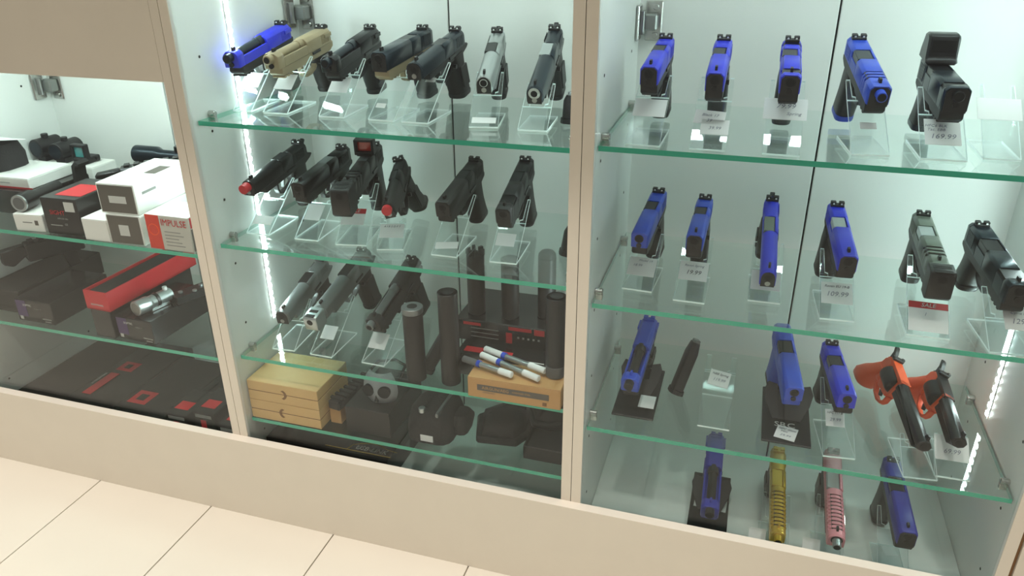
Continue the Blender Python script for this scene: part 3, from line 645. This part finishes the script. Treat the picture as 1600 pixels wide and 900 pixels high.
pc('R2c', l=.038, w=.046, h=.036); pc('R2d', [('Raven EU 19-B', .006, 0, .012, ink_dk), ('109.99', .012, 0, -.002, ink)], l=.045, w=.046, h=.038)
pc('R2e', [('1', .008, -.004, .004, ink)], l=.031, w=.054, h=.050, band=True); pc('R2f', [('Cyma EL 4x', .0065, 0, .010, ink), ('129.99', .012, 0, -.004, ink)], l=.055, w=.05, h=.036, dx=.02)
pc('R3e', [('HFC 117 B', .0055, 0, .009, ink_dk), ('29.99', .008, 0, -.003, ink)], l=.066, w=.030, h=.030, dx=-.004)
pc('R3g', [('TOUR', .007, 0, .010, ink), ('69.99', .011, 0, -.006, ink)], l=.048, w=.050, h=.042)
card(.232, .075, SH['R3'], 'white price card on the empty stand beside the loose magazine', l=.092, w=.036, h=.030, lines=[('NBB Spring', .006, 0, .008, ink_dk), ('119.99', .008, 0, -.003, ink)], rot=-8)
for k, lab in (('R4b', 'gold'), ('R4c', 'pink')):
    pc(k, l=.04, w=.03, h=.03, dx=-.03)
# ---------------------------------------------------------------- black stands under three blue pistols
def black_stand(x0, x1, y0, y1, z, label, word=None, px=None):
    r = thing('black_stand', label, 'display stand', ((x0+x1)/2, y0, z))
    w_ = x1-x0
    bp = MB().box(-w_/2, w_/2, 0, y1-y0, 0, .004).build('base_plate', black, r, bevel=.001)
    h = w_/2
    out = [(-.30*w_, 0), (.30*w_, 0), (.46*w_, .028), (.52*w_, .05), (.44*w_, .066), (.24*w_, .062), (.20*w_, .034), (-.20*w_, .034), (-.24*w_, .062), (-.44*w_, .066), (-.52*w_, .05), (-.46*w_, .028)]
    o = MB().prismz(out, -.004, 0).build('cradle_plate', black, r, bevel=.001); o.matrix_basis = Matrix.Translation((0, .066, .006)) @ Matrix.Rotation(R(48), 4, 'X')
    if word: text(word, .020, print_w, bp, Matrix.Translation((-.002, .053, .0045)))
    return r
z = SH['R3']+.0003
black_stand(.055, .129, .066, .238, z, 'black holster base under the blue open-slide pistol')
black_stand(.312, .392, .062, .235, z, 'black base plate with white letters under the all-blue pistol', 'SRC')
black_stand(.206, .280, .090, .272, ZF+.0003, 'black base under the dark blue pistol on the cabinet floor')
card(.112, .110, z+.010, 'white card behind the muzzle of the blue open-slide pistol', w=.028, h=.04, flat=True)
card(.352, .090, z+.0048, 'small white price card with 29.99 on the black lettered base', w=.034, h=.038, flat=True, rot=-12, lines=[('HFC Glow', .0065, 0, .011, ink_dk), ('Mini', .0065, -.004, .003, ink_dk), ('29.99', .008, 0, -.008, ink)])
_c = at(1110, 787, z=ZF+.0048)
card(_c.x, _c.y, ZF+.0048, 'white card under the muzzle of the dark blue pistol', w=.062, h=.034, flat=True, rot=-3)
card(.565, .165, ZF+.0002, 'folded white paper slip lying beside the navy pistol', w=.022, h=.06, flat=True, rot=14)
# ---------------------------------------------------------------- magazines and silencers
def magazine(p, q, label, wd=.022, dp=.034, m=black):
    p, q = Vector(p), Vector(q); Z = (q-p).normalized(); X = Vector((1, .3, 0)); X = (X-Z*X.dot(Z)).normalized(); Y = Z.cross(X); L = (q-p).length
    r = thing('magazine', label, 'magazine', M=Matrix(((X.x, Y.x, Z.x, p.x), (X.y, Y.y, Z.y, p.y), (X.z, Y.z, Z.z, p.z), (0, 0, 0, 1))))
    MB().loft([rrect(0, .008, wd, dp, 2), rrect(0, L*.8, wd, dp, 2), rrect(0, L, wd*.7, dp*.75, 2)]).build('body', m, r)
    MB().loft([rrect(0, 0, wd+.005, dp+.006, 2), rrect(0, .008, wd+.004, dp+.005, 2)]).build('base_pad', m, r)
    MB().box(-wd*.25, wd*.25, -dp*.35, dp*.2, L, L+.006).build('feed_lips', grey_m, r, bevel=.001)
    return r
magazine((.156, .172, z), (.182, .205, z+.094), 'black pistol magazine standing between blue pistol and empty stand')
magazine((-.060, .175, SH['M1']), (-.058, .18, SH['M1']+.045), 'short black magazine on the upper shelf beside the divider', .026, .03)
magazine((-.052, .150, SH['M2']), (-.046, .16, SH['M2']+.048), 'short black magazine on the middle shelf beside the divider', .026, .04)
def silencer(x, y, z, h, r, label, m=brown_blk, kind='plain', base=None):
    t = thing('silencer', label, 'silencer', (x, y, z), group='silencers standing on end')
    zb = 0
    if base:
        MB().tube([(0, 0, 0), (0, 0, .022)], r*1.0, 24).build('end_ring', base, t, bevel=.001); zb = .022
    top = h if kind == 'plain' else h-.012
    MB().tube([(0, 0, zb), (0, 0, top)], r, 24).build('tube', m, t, bevel=.0012)
    if kind == 'ring':
        MB().tube([(0, 0, top), (0, 0, h)], r*1.06, 24).build('end_cap', grey_m, t, bevel=.001)
        MB().tube([(0, 0, h), (0, 0, h+.0006)], r*.5, 18).build('bore', dark_hole, t)
    elif kind == 'teeth':
        for i in range(6):
            a = R(60*i); MB().box(-.004, .004, -.003, .003, 0, .012, M=Matrix.Translation((r*.82*math.cos(a), r*.82*math.sin(a), top)) @ Matrix.Rotation(a, 4, 'Z')).build('tooth', m, t)
        MB().tube([(0, 0, top), (0, 0, top+.0006)], r*.6, 18).build('bore', dark_hole, t)
    elif kind == 'dome':
        MB().tube([(0, 0, top), (0, 0, top+.006), (0, 0, top+.011), (0, 0, top+.013)], [r, r*.94, r*.7, r*.3], 20).build('dome_cap', m, t)
    else:
        MB().tube([(0, 0, h), (0, 0, h+.0006)], r*.66, 18).build('bore', dark_hole, t)
        MB().tube([(0, 0, h-.004), (0, 0, h)], r*1.02, 24).build('rim', black_m, t, bevel=.0006)
z = SH['M3']+.0003
silencer(-.310, .042, z, .150, .0185, 'brown-black silencer with grey ringed end cap on the glass shelf', kind='ring')
silencer(-.243, .048, z, .185, .0180, 'tall brown-black silencer with open rim next to the black boxes')
silencer(-.232, .165, z+.0905, .132, .0170, 'dark silencer with toothed crown standing on the black boxes', kind='teeth')
silencer(-.164, .165, z+.0905, .120, .0168, 'plain dark silencer standing mid-way on the black boxes')
silencer(-.098, .185, z+.0905, .135, .0170, 'dark silencer with domed top standing on the black boxes', black, 'dome')
silencer(-.048, .060, z+.0425, .155, .0175, 'black silencer with grey base ring on the cardboard box', black, base=rubber)
magazine((-.305, .075, z), (-.262, .098, z+.082), 'black foregrip leaning between the two front silencers', .026, .03, brown_blk)
# ---------------------------------------------------------------- boxes
def carton(name, label, x0, x1, y0, y1, z0, h, m, rz=0, top=None, bevel=.0012, lid=True, cat='box', group=None):
    """a carton with its body and lid flap; local origin at the front left bottom corner"""
    r = thing(name, label, cat, (x0, y0, z0), rz, group); W_, D_ = x1-x0, y1-y0
    bo = MB().box(0, W_, 0, D_, 0, h-.0015).build('body', m, r, bevel=bevel)
    MB().box(.0004, W_-.0004, .0004, D_-.0004, h-.0015, h).build('lid', top or m, r, bevel=.0006)
    return r, bo
def patch(par, x0, x1, z0, z1, m, y=-.0004, nm='print'):
    return MB().box(x0, x1, y, y+.0006, z0, z1).build(nm, m, par, smooth=0)
def patch_top(par, x0, x1, y0, y1, z, m, nm='print'):
    return MB().box(x0, x1, y0, y1, z-.0003, z+.0004).build(nm, m, par, smooth=0)
# cardboard box under the vials
r, _ = carton('cardboard_box', 'long brown cardboard box with dark printed stripe', -.197, -.026, .012, .075, z, .041, cardboard, rz=.5)
patch(r, .018, .150, .016, .028, box_gry, nm='stripe'); text('AIRGUN/AEG', .0085, cardboard, r, ff(.052, -.0007, .022)); text('HARDENED STEEL', .0042, cardboard, r, ff(.100, -.0007, .022)); text('UPGRADE PARTS', .003, ink_dk, r, ff(.040, -.0007, .013))
patch(r, .1385, .146, .004, .011, wood_d, nm='icon')
# two black and red cartons carrying the silencers
r, _ = carton('black_carton', 'black carton with red logo lying under another black carton', -.245, -.060, .078, .26, z, .045, box_blk)
patch_top(r, .012, .048, .012, .030, .0452, redprint, 'logo'); patch_top(r, .05, .105, .018, .028, .0452, redprint, 'title'); text('MUZZLE SUPPRESSOR', .006, print_w, r, ft(.078, .011, .0458)); patch_top(r, .115, .17, .004, .006, .0452, print_w, 'line')
r, _ = carton('black_carton', 'black carton with red squares and white text lines carrying silencers', -.262, -.055, .130, .27, z+.0453, .045, box_blk)
for i in range(3): patch(r, .030, .085, .010+i*.009, .0115+i*.009, print_g, nm='line')
patch(r, .100, .112, .006, .028, redprint, nm='logo'); patch(r, .015, .05, .034, .040, redprint, nm='title'); patch(r, .105, .150, .034, .041, redprint, nm='title'); patch(r, .155, .175, .030, .042, redprint, nm='logo')
for i in range(5): patch(r, .122+i*.010, .126+i*.010, .018, .022, print_g, nm='icon')
# clear vials
def vial(p, q, label):
    p, q = Vector(p), Vector(q); d = (q-p)
    r = thing('vial', label, 'tube', p, group='clear capped vials')
    f = lambda t: d*t
    MB().tube([f(0), f(.30)], .0062, 14).build('cap', rubber if 'grey' in label else paper, r, bevel=.001)
    MB().tube([f(.30), f(.36)], .0066, 14).build('collar', blue2, r)
    MB().tube([f(.36), f(.74)], .0052, 14).build('barrel', silver, r)
    MB().tube([f(.74), f(1)], .0062, 14).build('end_cap', paper, r, bevel=.001)
zz = z+.051
for (u, v), (u2, v2), lb, dz in (((724,560),(800,586),'capped clear vial with grey end lying over the cardboard box edge', 0), ((752,554),(842,592),'capped clear vial with white tip beside the black silencer', 0), ((758,545),(852,580),'capped clear vial lying behind the other two vials', .002)):
    vial(at(u, v, z=zz+dz), at(u2, v2, z=zz+dz), lb)
# wooden boxes
z4 = SH['M4']+.0003
for i in range(2):
    r = thing('wooden_box', ('upper' if i else 'lower') + ' pine box of the stack with a crescent finger notch', 'box', (-.6785, .022, z4+.045*i), 0, 'stacked pine boxes')
    MB().box(0, .160, 0, .120, 0, .021).build('tray', wood, r, bevel=.001)
    MB().box(.001, .159, .0008, .119, .021, .0225).build('lid_joint', wood_d, r)
    MB().box(0, .160, 0, .120, .0225, .0445).build('lid', wood, r, bevel=.001)
    pr = []; n = 9
    for k in range(n): a = R(-70+140*k/(n-1)); pr.append((.0115*math.sin(a), .0115*math.cos(a)))
    inn = [(x*.78, y*.9-.0042) for x, y in pr][::-1]
    MB().prism([(.078+y*(1 if i else -1), .022+x) for x, y in pr+inn], -.0006, .001).build('finger_notch', wood_d, r)
r, _ = carton('small_carton', 'small brown carton beside the pine boxes', -.513, -.488, .05, .16, z4, .035, cardboard)
g = thing('foregrip', 'black ribbed foregrip lying across the small brown carton', 'grip', (-.512, .045, z4+.0365), -10)
MB().box(0, .028, 0, .13, 0, .020).build('body', brown_blk, g, bevel=.003)
for i in range(8): MB().box(-.001, .029, .010+i*.014, .017+i*.014, .018, .024).build('rib', brown_blk, g, bevel=.001)
# box with grey mask
carton('black_case', 'plain dark box with the grey mask on top', -.468, -.372, .035, .19, z4, .058, brown_blk)
mk = thing('face_mask', 'grey half-skull mask with two dark eye holes', 'mask', (-.408, .060, z4+.0585))
mb = MB(); rings = []
for j in range(7):
    t = j/6; zc = .062*t; rx = .040*math.sin(math.pi*(.28+.5*t)); ry = .034*math.sin(math.pi*(.3+.5*t))
    rings.append([(rx*math.cos(R(200+140*k/12)), .03+ry*math.sin(R(200+140*k/12)), zc) for k in range(13)] + [(rx*.88*math.cos(R(340-140*k/12)), .03+ry*.88*math.sin(R(340-140*k/12)), zc) for k in range(13)])
mb.loft(rings).build('shell', mask_m, mk, smooth=60)
for sg in (-1, 1):
    MB().tube([(sg*.017, -.004, .030), (sg*.016, .006, .030)], [.0125, .012], 14).build('eye_hole', dark_hole, mk)
MB().prism([(-.004, .008), (.004, .008), (0, .022)], -.006, .0).build('nose_hole', dark_hole, mk)
MB().tube([(-.036, .03, .045), (-.03, .075, .05), (0, .09, .05), (.03, .075, .05), (.036, .03, .045)], .003, 8).build('strap', black, mk)
# black pouch with barcode label
pch = thing('gear_pouch', 'black gear pouch with small white barcode label', 'pouch', (-.298, .040, z4))
MB().loft([rrect(0, 0, .092, .11, 3, .3), rrect(0, .03, .094, .112, 3, .3), rrect(0, .058, .086, .10, 3, .4), rrect(0, .068, .06, .075, 3, .5)]).build('body', fabric, pch, smooth=50)
pch.location.y += .055
MB().box(-.012, .014, -.0565, -.0555, .006, .020).build('label', paper, pch); MB().box(.02, .026, -.052, .03, .062, .071).build('zip', grey_m, pch, bevel=.001)
MB().tube([(-.012, -.040, .062), (-.012, -.040, .072)], .007, 12).build('snap', silver, pch, bevel=.001)
MB().loft([rrect(.055, .01, .03, .05, 2), rrect(.058, .035, .034, .06, 2), rrect(.055, .05, .026, .04, 2)]).build('side_pocket', fabric, pch, smooth=50)
# dark holsters further along the lowest shelf
def holster(x, y, rz, label, s=1.):
    h = thing('holster', label, 'holster', (x, y, z4), rz)
    pr = [(-.05*s, -.05*s), (.03*s, -.055*s), (.055*s, -.02*s), (.06*s, .05*s), (-.01*s, .07*s), (-.06*s, .03*s)]
    MB().prismz(pr, 0, .016).build('backing', black, h, bevel=.004)
    MB().loft([[(a*.8, b*.8, .016) for a, b in pr], [(a*.7, b*.7, .034) for a, b in pr], [(a*.4, b*.45, .042) for a, b in pr]]).build('shell', brown_blk, h, smooth=50)
    MB().tube([(-.03*s, .0, .036), (.0, .03*s, .040), (.04*s, .03*s, .036)], .004, 8).build('strap', black, h)
holster(-.165, .125, 10, 'dark moulded holster lying on the lowest glass shelf')
r, _ = carton('brown_pouch_box', 'low dark brown box beside the moulded holster', -.105, -.022, .05, .2, z4, .030, brown_blk)
holster(-.078, .150, -60, 'dark moulded holster lying on top of the low brown box', .8); bpy.context.scene.collection.objects[-1]
h = [o for o in C.objects if o.get('label') == 'dark moulded holster lying on top of the low brown box'][0]; h.location.z += .0303
# dark box on the cabinet floor with golden outline
r, _ = carton('black_carton', 'flat black box with gold car outline on the cabinet floor', -.678, -.395, .05, .33, ZF+.0003, .062, box_blk)
gp = at(580, 703, z=ZF+.063)
gx, gy = gp.x+.678, gp.y-.05
text('USB-LINK', .017, print_w, r, ft(gx, gy, .0626), shear=.2)
car = [(-.050, -.010), (-.044, .006), (-.030, .014), (-.010, .020), (.012, .019), (.032, .010), (.056, .006)]
MB().tube([(gx+a, gy+b, .0626) for a, b in car], .0008, 6).build('gold_outline', gold, r)
MB().tube([(gx+a, gy-.012, .0626) for a in (-.10, 0, .05)], .0007, 6).build('gold_line', gold, r)
# ---------------------------------------------------------------- boxed sights cabinet, upper shelf
z1 = SH['L1']+.0003
r, _ = carton('white_box', 'lower white box with grey end panel and square label', -.936, -.859, .022, .19, z1, .060, box_wht, rz=3)
patch(r, .003, .074, .002, .058, box_gry, nm='end_panel'); patch(r, .026, .048, .018, .040, print_w, -.0008, 'label')
r, _ = carton('white_box', 'upper white box with dark grey end panel and barcode sticker', -.946, -.862, .026, .20, z1+.0605, .060, box_wht, rz=3)
patch(r, .003, .081, .003, .057, box_gry, nm='end_panel'); patch(r, .024, .062, .022, .036, print_w, -.0008, 'label'); patch_top(r, .050, .075, .075, .125, .0602, box_gry, 'top_label')
b_ = MB().box(.0838, .0844, .02, .06, .036, .041).build('lettering_bar', print_g, r)
r, _ = carton('impulse_box', 'white and red box printed IMPULSE at the shelf edge', -.843, -.745, .022, .10, z1, .070, mat('silver_card', (196, 194, 184), .5), rz=0, top=box_wht)
patch(r, .001, .032, .001, .069, mat('orange_red_card', (214, 58, 38), .5), nm='red_panel'); text('IMPULSE', .0185, redprint, r, ff(.064, -.0007, .056), sx=.85)
for i in range(5): patch(r, .040, .082-.006*(i % 3), .010+i*.0068, .0115+i*.0068, print_g, nm='line')
MB().ring([(.0165+.012*math.cos(R(a)), .040+.012*math.sin(R(a))) for a in range(0, 361, 24)], [(.0165+.0105*math.cos(R(a)), .040+.0105*math.sin(R(a))) for a in range(0, 361, 24)], -.0008, -.0002).build('ring_logo', orange, r)
MB().box(.0977, .0984, .004, .076, .048, .068).build('side_stripe', redprint, r); MB().box(.0977, .0984, .004, .076, .002, .046).build('side_panel', box_gry, r)
carton('small_white_box', 'small plain white box beside the grey-ended boxes', -.999, -.939, .022, .11, z1, .045, box_wht, rz=1)
r, _ = carton('black_red_box', 'black box with red lettering and white barcode label', -1.100, -1.015, .030, .16, z1, .076, box_blk, rz=3)
patch_top(r, .02, .08, .02, .09, .0762, redprint, 'red_window'); patch(r, .055, .078, .050, .070, print_w, nm='barcode')
text('SIGHT', .013, redprint, r, ff(.035, -.0007, .046)); text('REFLEX 20x', .005, print_g, r, ff(.045, -.0007, .034)); text('CE', .006, print_g, r, ff(.05, -.0007, .022)); patch(r, .012, .04, .018, .020, print_g, nm='line')
r, _ = carton('small_white_box', 'small white box with dark square print under the flashlight', -1.176, -1.108, .024, .11, z1, .036, box_wht, rz=6)
patch(r, .048, .056, .014, .024, box_gry, nm='mark'); patch(r, .02, .042, .018, .020, print_g, nm='line')
fb = thing('flashlight', 'black flashlight with silver bezel on the small white box', 'flashlight', (-1.165, .05, z1+.055), 8)
MB().tube([(0, -.012, 0), (0, .02, 0), (0, .03, 0), (0, .1, 0)], [.018, .018, .014, .013], 18).build('body', black_m, fb, bevel=.0008)
MB().tube([(0, -.016, 0), (0, -.012, 0)], .0175, 18).build('bezel', silver, fb); MB().tube([(0, -.0163, 0), (0, -.0158, 0)], .013, 18).build('lens', rubber, fb)
r, _ = carton('black_case', 'large black case under the white lid box', -1.375, -1.195, .10, .25, z1, .052, box_blk)
r, _ = carton('white_lid_box', 'white lidded box with a red base line on the black case', -1.372, -1.222, .112, .235, z1+.0525, .024, box_wht, rz=2)
MB().box(0, .157, -.0004, .0002, 0, .004).build('red_line', redprint, r); patch(r, .04, .10, .011, .0125, print_g, nm='line')
r, _ = carton('white_tray_box', 'low white box under the reflex and tube sights', -1.378, -1.195, .262, .335, z1, .062, box_wht)
cl = thing('belt_clip', 'curved black plastic clip beside the rifle stock', 'clip', (-1.172, .215, z1))
MB().ring([(-.01, 0), (-.016, .05), (-.012, .085), (0, .096), (.008, .09)], [(-.004, 0), (-.008, .05), (-.005, .08), (.002, .088), (.006, .084)], -.016, .016).build('hook', black, cl)
MB().box(-.012, .07, -.02, .02, .0, .03).build('foot', black, cl, bevel=.004)
def reflex(x, y, z, rz, label, lens=lens_teal, s=1.):
    t = thing('reflex_sight', label, 'sight', (x, y, z), rz)
    MB().box(-.017*s, .017*s, -.024*s, .024*s, 0, .014*s).build('body', black, t, bevel=.002)
    f = MB()
    for sg in (-1, 1): f.box(sg*.017*s-.003*s, sg*.017*s+.003*s, -.022*s, -.006*s, .012*s, .044*s)
    f.box(-.02*s, .02*s, -.022*s, -.006*s, .040*s, .046*s).box(-.02*s, .02*s, -.022*s, -.006*s, .010*s, .016*s)
    f.build('frame', black, t, bevel=.0015); MB().box(-.014*s, .014*s, -.016*s, -.014*s, .016*s, .040*s).build('lens', lens, t)
    MB().tube([(.017*s, .012*s, .008*s), (.022*s, .012*s, .008*s)], .005*s, 10).build('knob', black, t)
reflex(-1.240, .298, z1+.0625, 0, 'open reflex sight with teal lens on the low white box')
def tube_sight(x, y, z, rz, label, r0=.020, L=.07):
    t = thing('tube_sight', label, 'sight', (x, y, z), rz)
    MB().tube([(0, -L/2, r0+.008), (0, L/2, r0+.008)], r0, 18).build('tube', black, t, bevel=.001); MB().tube([(0, -L/2-.0006, r0+.008), (0, -L/2+.001, r0+.008)], r0*.8, 16).build('lens', bluing, t)
    MB().box(-.014, .014, -L*.35, L*.35, 0, .012).build('mount', black, t, bevel=.001); MB().tube([(0, 0, r0*2+.004), (0, 0, r0*2+.016)], .008, 12).build('turret', black, t, bevel=.001)
tube_sight(-1.294, .298, z1+.0625, 4, 'short black tube sight next to the open reflex sight')
tube_sight(-1.350, .298, z1+.0625, -6, 'black tube sight against the far white panel', .022, .06)
bg = thing('gear_bag', 'black bag with a white paper on top by the panel', 'bag', (-1.342, .175, z1+.0770))
MB().loft([rrect(0, 0, .06, .09, 2), rrect(0, .03, .062, .09, 2), rrect(0, .055, .05, .07, 2)]).build('body', fabric, bg, smooth=50)
o = MB().box(-.035, .045, -.045, .03, 0, .0008).build('paper', paper, bg); o.matrix_basis = Matrix.Translation((0, 0, .064)) @ Matrix.Rotation(R(-12), 4, 'X')
MB().box(-.02, .03, -.060, -.046, 0, .02).build('camouflage_patch', tan, bg, bevel=.003)
# rifle lying behind the boxes
def rifle(p, q, label, m=black_m):
    p, q = Vector(p), Vector(q); X = (q-p).normalized(); Y = Vector((0, 0, 1)).cross(X).normalized(); Z = X.cross(Y)
    r = thing('rifle', label, 'rifle', M=Matrix(((X.x, Y.x, Z.x, p.x), (X.y, Y.y, Z.y, p.y), (X.z, Y.z, Z.z, p.z), (0, 0, 0, 1)))); L = (q-p).length
    MB().prism([(0, 0), (0, .03), (.05, .034), (.055, .012), (.02, -.01)], -.012, .012).build('stock', black, r, bevel=.003)
    MB().box(.05, .17, -.016, .016, -.006, .036).build('receiver', m, r, bevel=.003)
    MB().tube([(.17, 0, .018), (L*.8, 0, .018)], .015, 12).build('handguard', black, r); MB().tube([(L*.8, 0, .018), (L, 0, .018)], .008, 12).build('barrel', m, r)
    for i in range(8): MB().box(.06+i*.02, .071+i*.02, -.010, .010, .036, .041).build('rail_tooth', m, r)
    MB().prism([(.12, -.006), (.15, -.006), (.158, -.04), (.13, -.045)], -.01, .01).build('magazine', black, r, bevel=.002)
    return r
rifle((-1.105, .185, z1+.048), (-.95, .300, z1+.060), 'black rifle lying diagonally behind the white boxes')
carton('dark_case', 'narrow dark case carrying the rifle scope along the back', -1.13, -.86, .322, .358, z1, .050, brown_blk)
sc = thing('rifle_scope', 'grey-black rifle scope lying along the back above the rifle', 'scope', (-1.01, .338, z1+.0625), 0)
MB().tube([(-.12, 0, .018), (-.06, 0, .018), (-.05, 0, .018), (.08, 0, .018), (.10, 0, .018), (.16, 0, .018)], [.020, .020, .014, .014, .019, .019], 16).build('tube', bluing, sc); MB().tube([(0, 0, .030), (0, 0, .044)], .010, 12).build('turret', black_m, sc, bevel=.001)
MB().box(-.03, -.015, -.012, .012, -.012, .008).box(.03, .045, -.012, .012, -.012, .008).build('mounts', black_m, sc)
pb = thing('plastic_bag', 'clear plastic bag of small parts behind the grey-ended box', 'bag', (-.90, .25, z1))
MB().loft([rrect(0, 0, .09, .06, 2), rrect(0, .045, .085, .05, 2), rrect(0, .085, .06, .02, 2), rrect(0, .095, .05, .004, 2)]).build('bag', plastic_clear, pb, smooth=50); MB().box(-.03, .03, -.015, .015, .002, .05).build('parts', grey_m, pb, bevel=.004)
tube_sight(-.775, .165, z1, 15, 'black tube sight half hidden behind the IMPULSE box', .030, .08)
# ---------------------------------------------------------------- boxed sights cabinet, second shelf
z2 = SH['L2']+.0003
def purple_box(x0, x1, y0, y1, label, rz=0):
    r, _ = carton('black_purple_box', label, x0, x1, y0, y1, z2, .053, box_blk, rz=rz)
    patch(r, .003, .030, .012, .050, purple, nm='purple_panel'); text('SOPTIC', .007, print_w, r, ff(.034, -.0007, .040)); text('Reflex 11', .005, print_g, r, ff(.062, -.0007, .034)); patch(r, .006, .014, .004, .012, print_w, nm='seal'); patch(r, .068, .092, .010, .0125, print_g, nm='line'); patch(r, .074, .090, .004, .0065, print_g, nm='line')
    return r
purple_box(-1.262, -1.163, .036, .20, 'black box with purple label under the dark rifle parts')
purple_box(-.988, -.893, .032, .21, 'glossy black box with purple label under the silver gun light', -3)
carton('black_box', 'plain black box carrying the red tray', -1.040, -.992, .025, .28, z2, .070, box_blk)
rt_ = thing('red_tray', 'bright red open tray box lined with dark foam', 'tray', (-1.036, .016, z2+.0705), -2)
for nm, bx_ in (('floor_panel', (0, .060, 0, .26, 0, .004)), ('wall', (0, .060, 0, .003, 0, .042)), ('wall', (0, .060, .257, .26, 0, .042)), ('wall', (0, .003, .003, .257, 0, .042)), ('wall', (.057, .060, .003, .257, 0, .042))):
    MB().box(*bx_).build(nm, red, rt_)
MB().box(.003, .057, .003, .257, .004, .036).build('foam', foam, rt_); text('SIGHTMARK', .006, print_w, rt_, ff(.03, -.0006, .012))
gl = thing('gun_light', 'silver gun light on the glossy black box', 'flashlight', (-.936, .040, z2+.071), -12)
MB().tube([(0, 0, 0), (0, .03, 0), (0, .034, 0), (0, .085, 0)], [.0165, .0165, .014, .014], 20).build('body', silver, gl, bevel=.001); MB().tube([(0, .045, 0), (0, .052, 0)], .0155, 20).build('ring', black_m, gl); MB().tube([(0, -.0006, 0), (0, .001, 0)], .0125, 18).build('lens', chrome_d, gl)
MB().box(-.010, .010, .03, .075, -.0176, -.012).build('mount', silver, gl, bevel=.001); MB().tube([(0, .075, .012), (0, .075, .020)], .005, 10).build('button', paper, gl)
rl = thing('rail_mount', 'black rail with silver screws lying across the glossy black box', 'rail', (-.905, .115, z2+.0535), -22)
MB().box(-.018, .018, 0, .16, 0, .016).build('rail', black_m, rl, bevel=.001)
for i in range(6): MB().tube([(.012 if i % 2 else -.004, .02+i*.024, .016), (.012 if i % 2 else -.004, .02+i*.024, .019)], .005, 10).build('screw', silver, rl)
rifle((-1.335, .09, z2+.102), (-1.20, .33, z2+.102), 'dark rifle parts lying on the purple-labelled box', black)
carton('black_case', 'dark hard case at the far end of the second shelf', -1.376, -1.275, .06, .30, z2, .055, brown_blk)
# ---------------------------------------------------------------- boxed sights cabinet, floor
z3 = ZF+.0003
r, _ = carton('black_carton', 'flat black carton with plain dark lid at the far end of the floor', -1.375, -1.235, .04, .33, z3, .045, brown_blk)
patch(r, .02, .05, .030, .036, print_g, nm='label')
r, _ = carton('black_carton', 'flat black carton with red logo and red title on the floor', -1.230, -1.095, .04, .345, z3, .050, box_blk)
patch_top(r, .02, .065, .16, .20, .0502, redprint, 'logo'); patch_top(r, .034, .050, .171, .189, .0505, box_blk, 'logo_core'); patch_top(r, .02, .045, .05, .145, .0502, redprint, 'title'); patch_top(r, .008, .014, .09, .14, .0502, print_g, 'line'); patch(r, .02, .05, .034, .046, print_g, nm='label')
r, _ = carton('black_carton', 'flat black carton with large red square logo near the plinth', -1.090, -.945, .04, .30, z3, .050, box_blk)
patch_top(r, .01, .06, .05, .10, .0502, redprint, 'logo'); patch_top(r, .024, .046, .063, .087, .0505, box_blk, 'logo_core'); patch(r, .01, .045, .034, .046, print_g, nm='label')
for i, (x, y, hh) in enumerate(((-.935, .05, .075), (-.870, .06, .085), (-.800, .05, .07))):
    nm = ('first', 'second', 'third')[i]
    r, _ = carton('blister_pack', f'{nm} black blister carton with red stripe counted from the square logo carton', x, x+.058, y, y+.10, z3, hh, box_blk, group='blister cartons')
    patch(r, .020, .034, .008, hh-.02, redprint, nm='stripe'); patch(r, .008, .05, hh-.014, hh-.006, print_g, nm='title'); patch_top(r, .01, .045, .02, .05, hh+.0002, redprint, 'logo')
finish_texts()
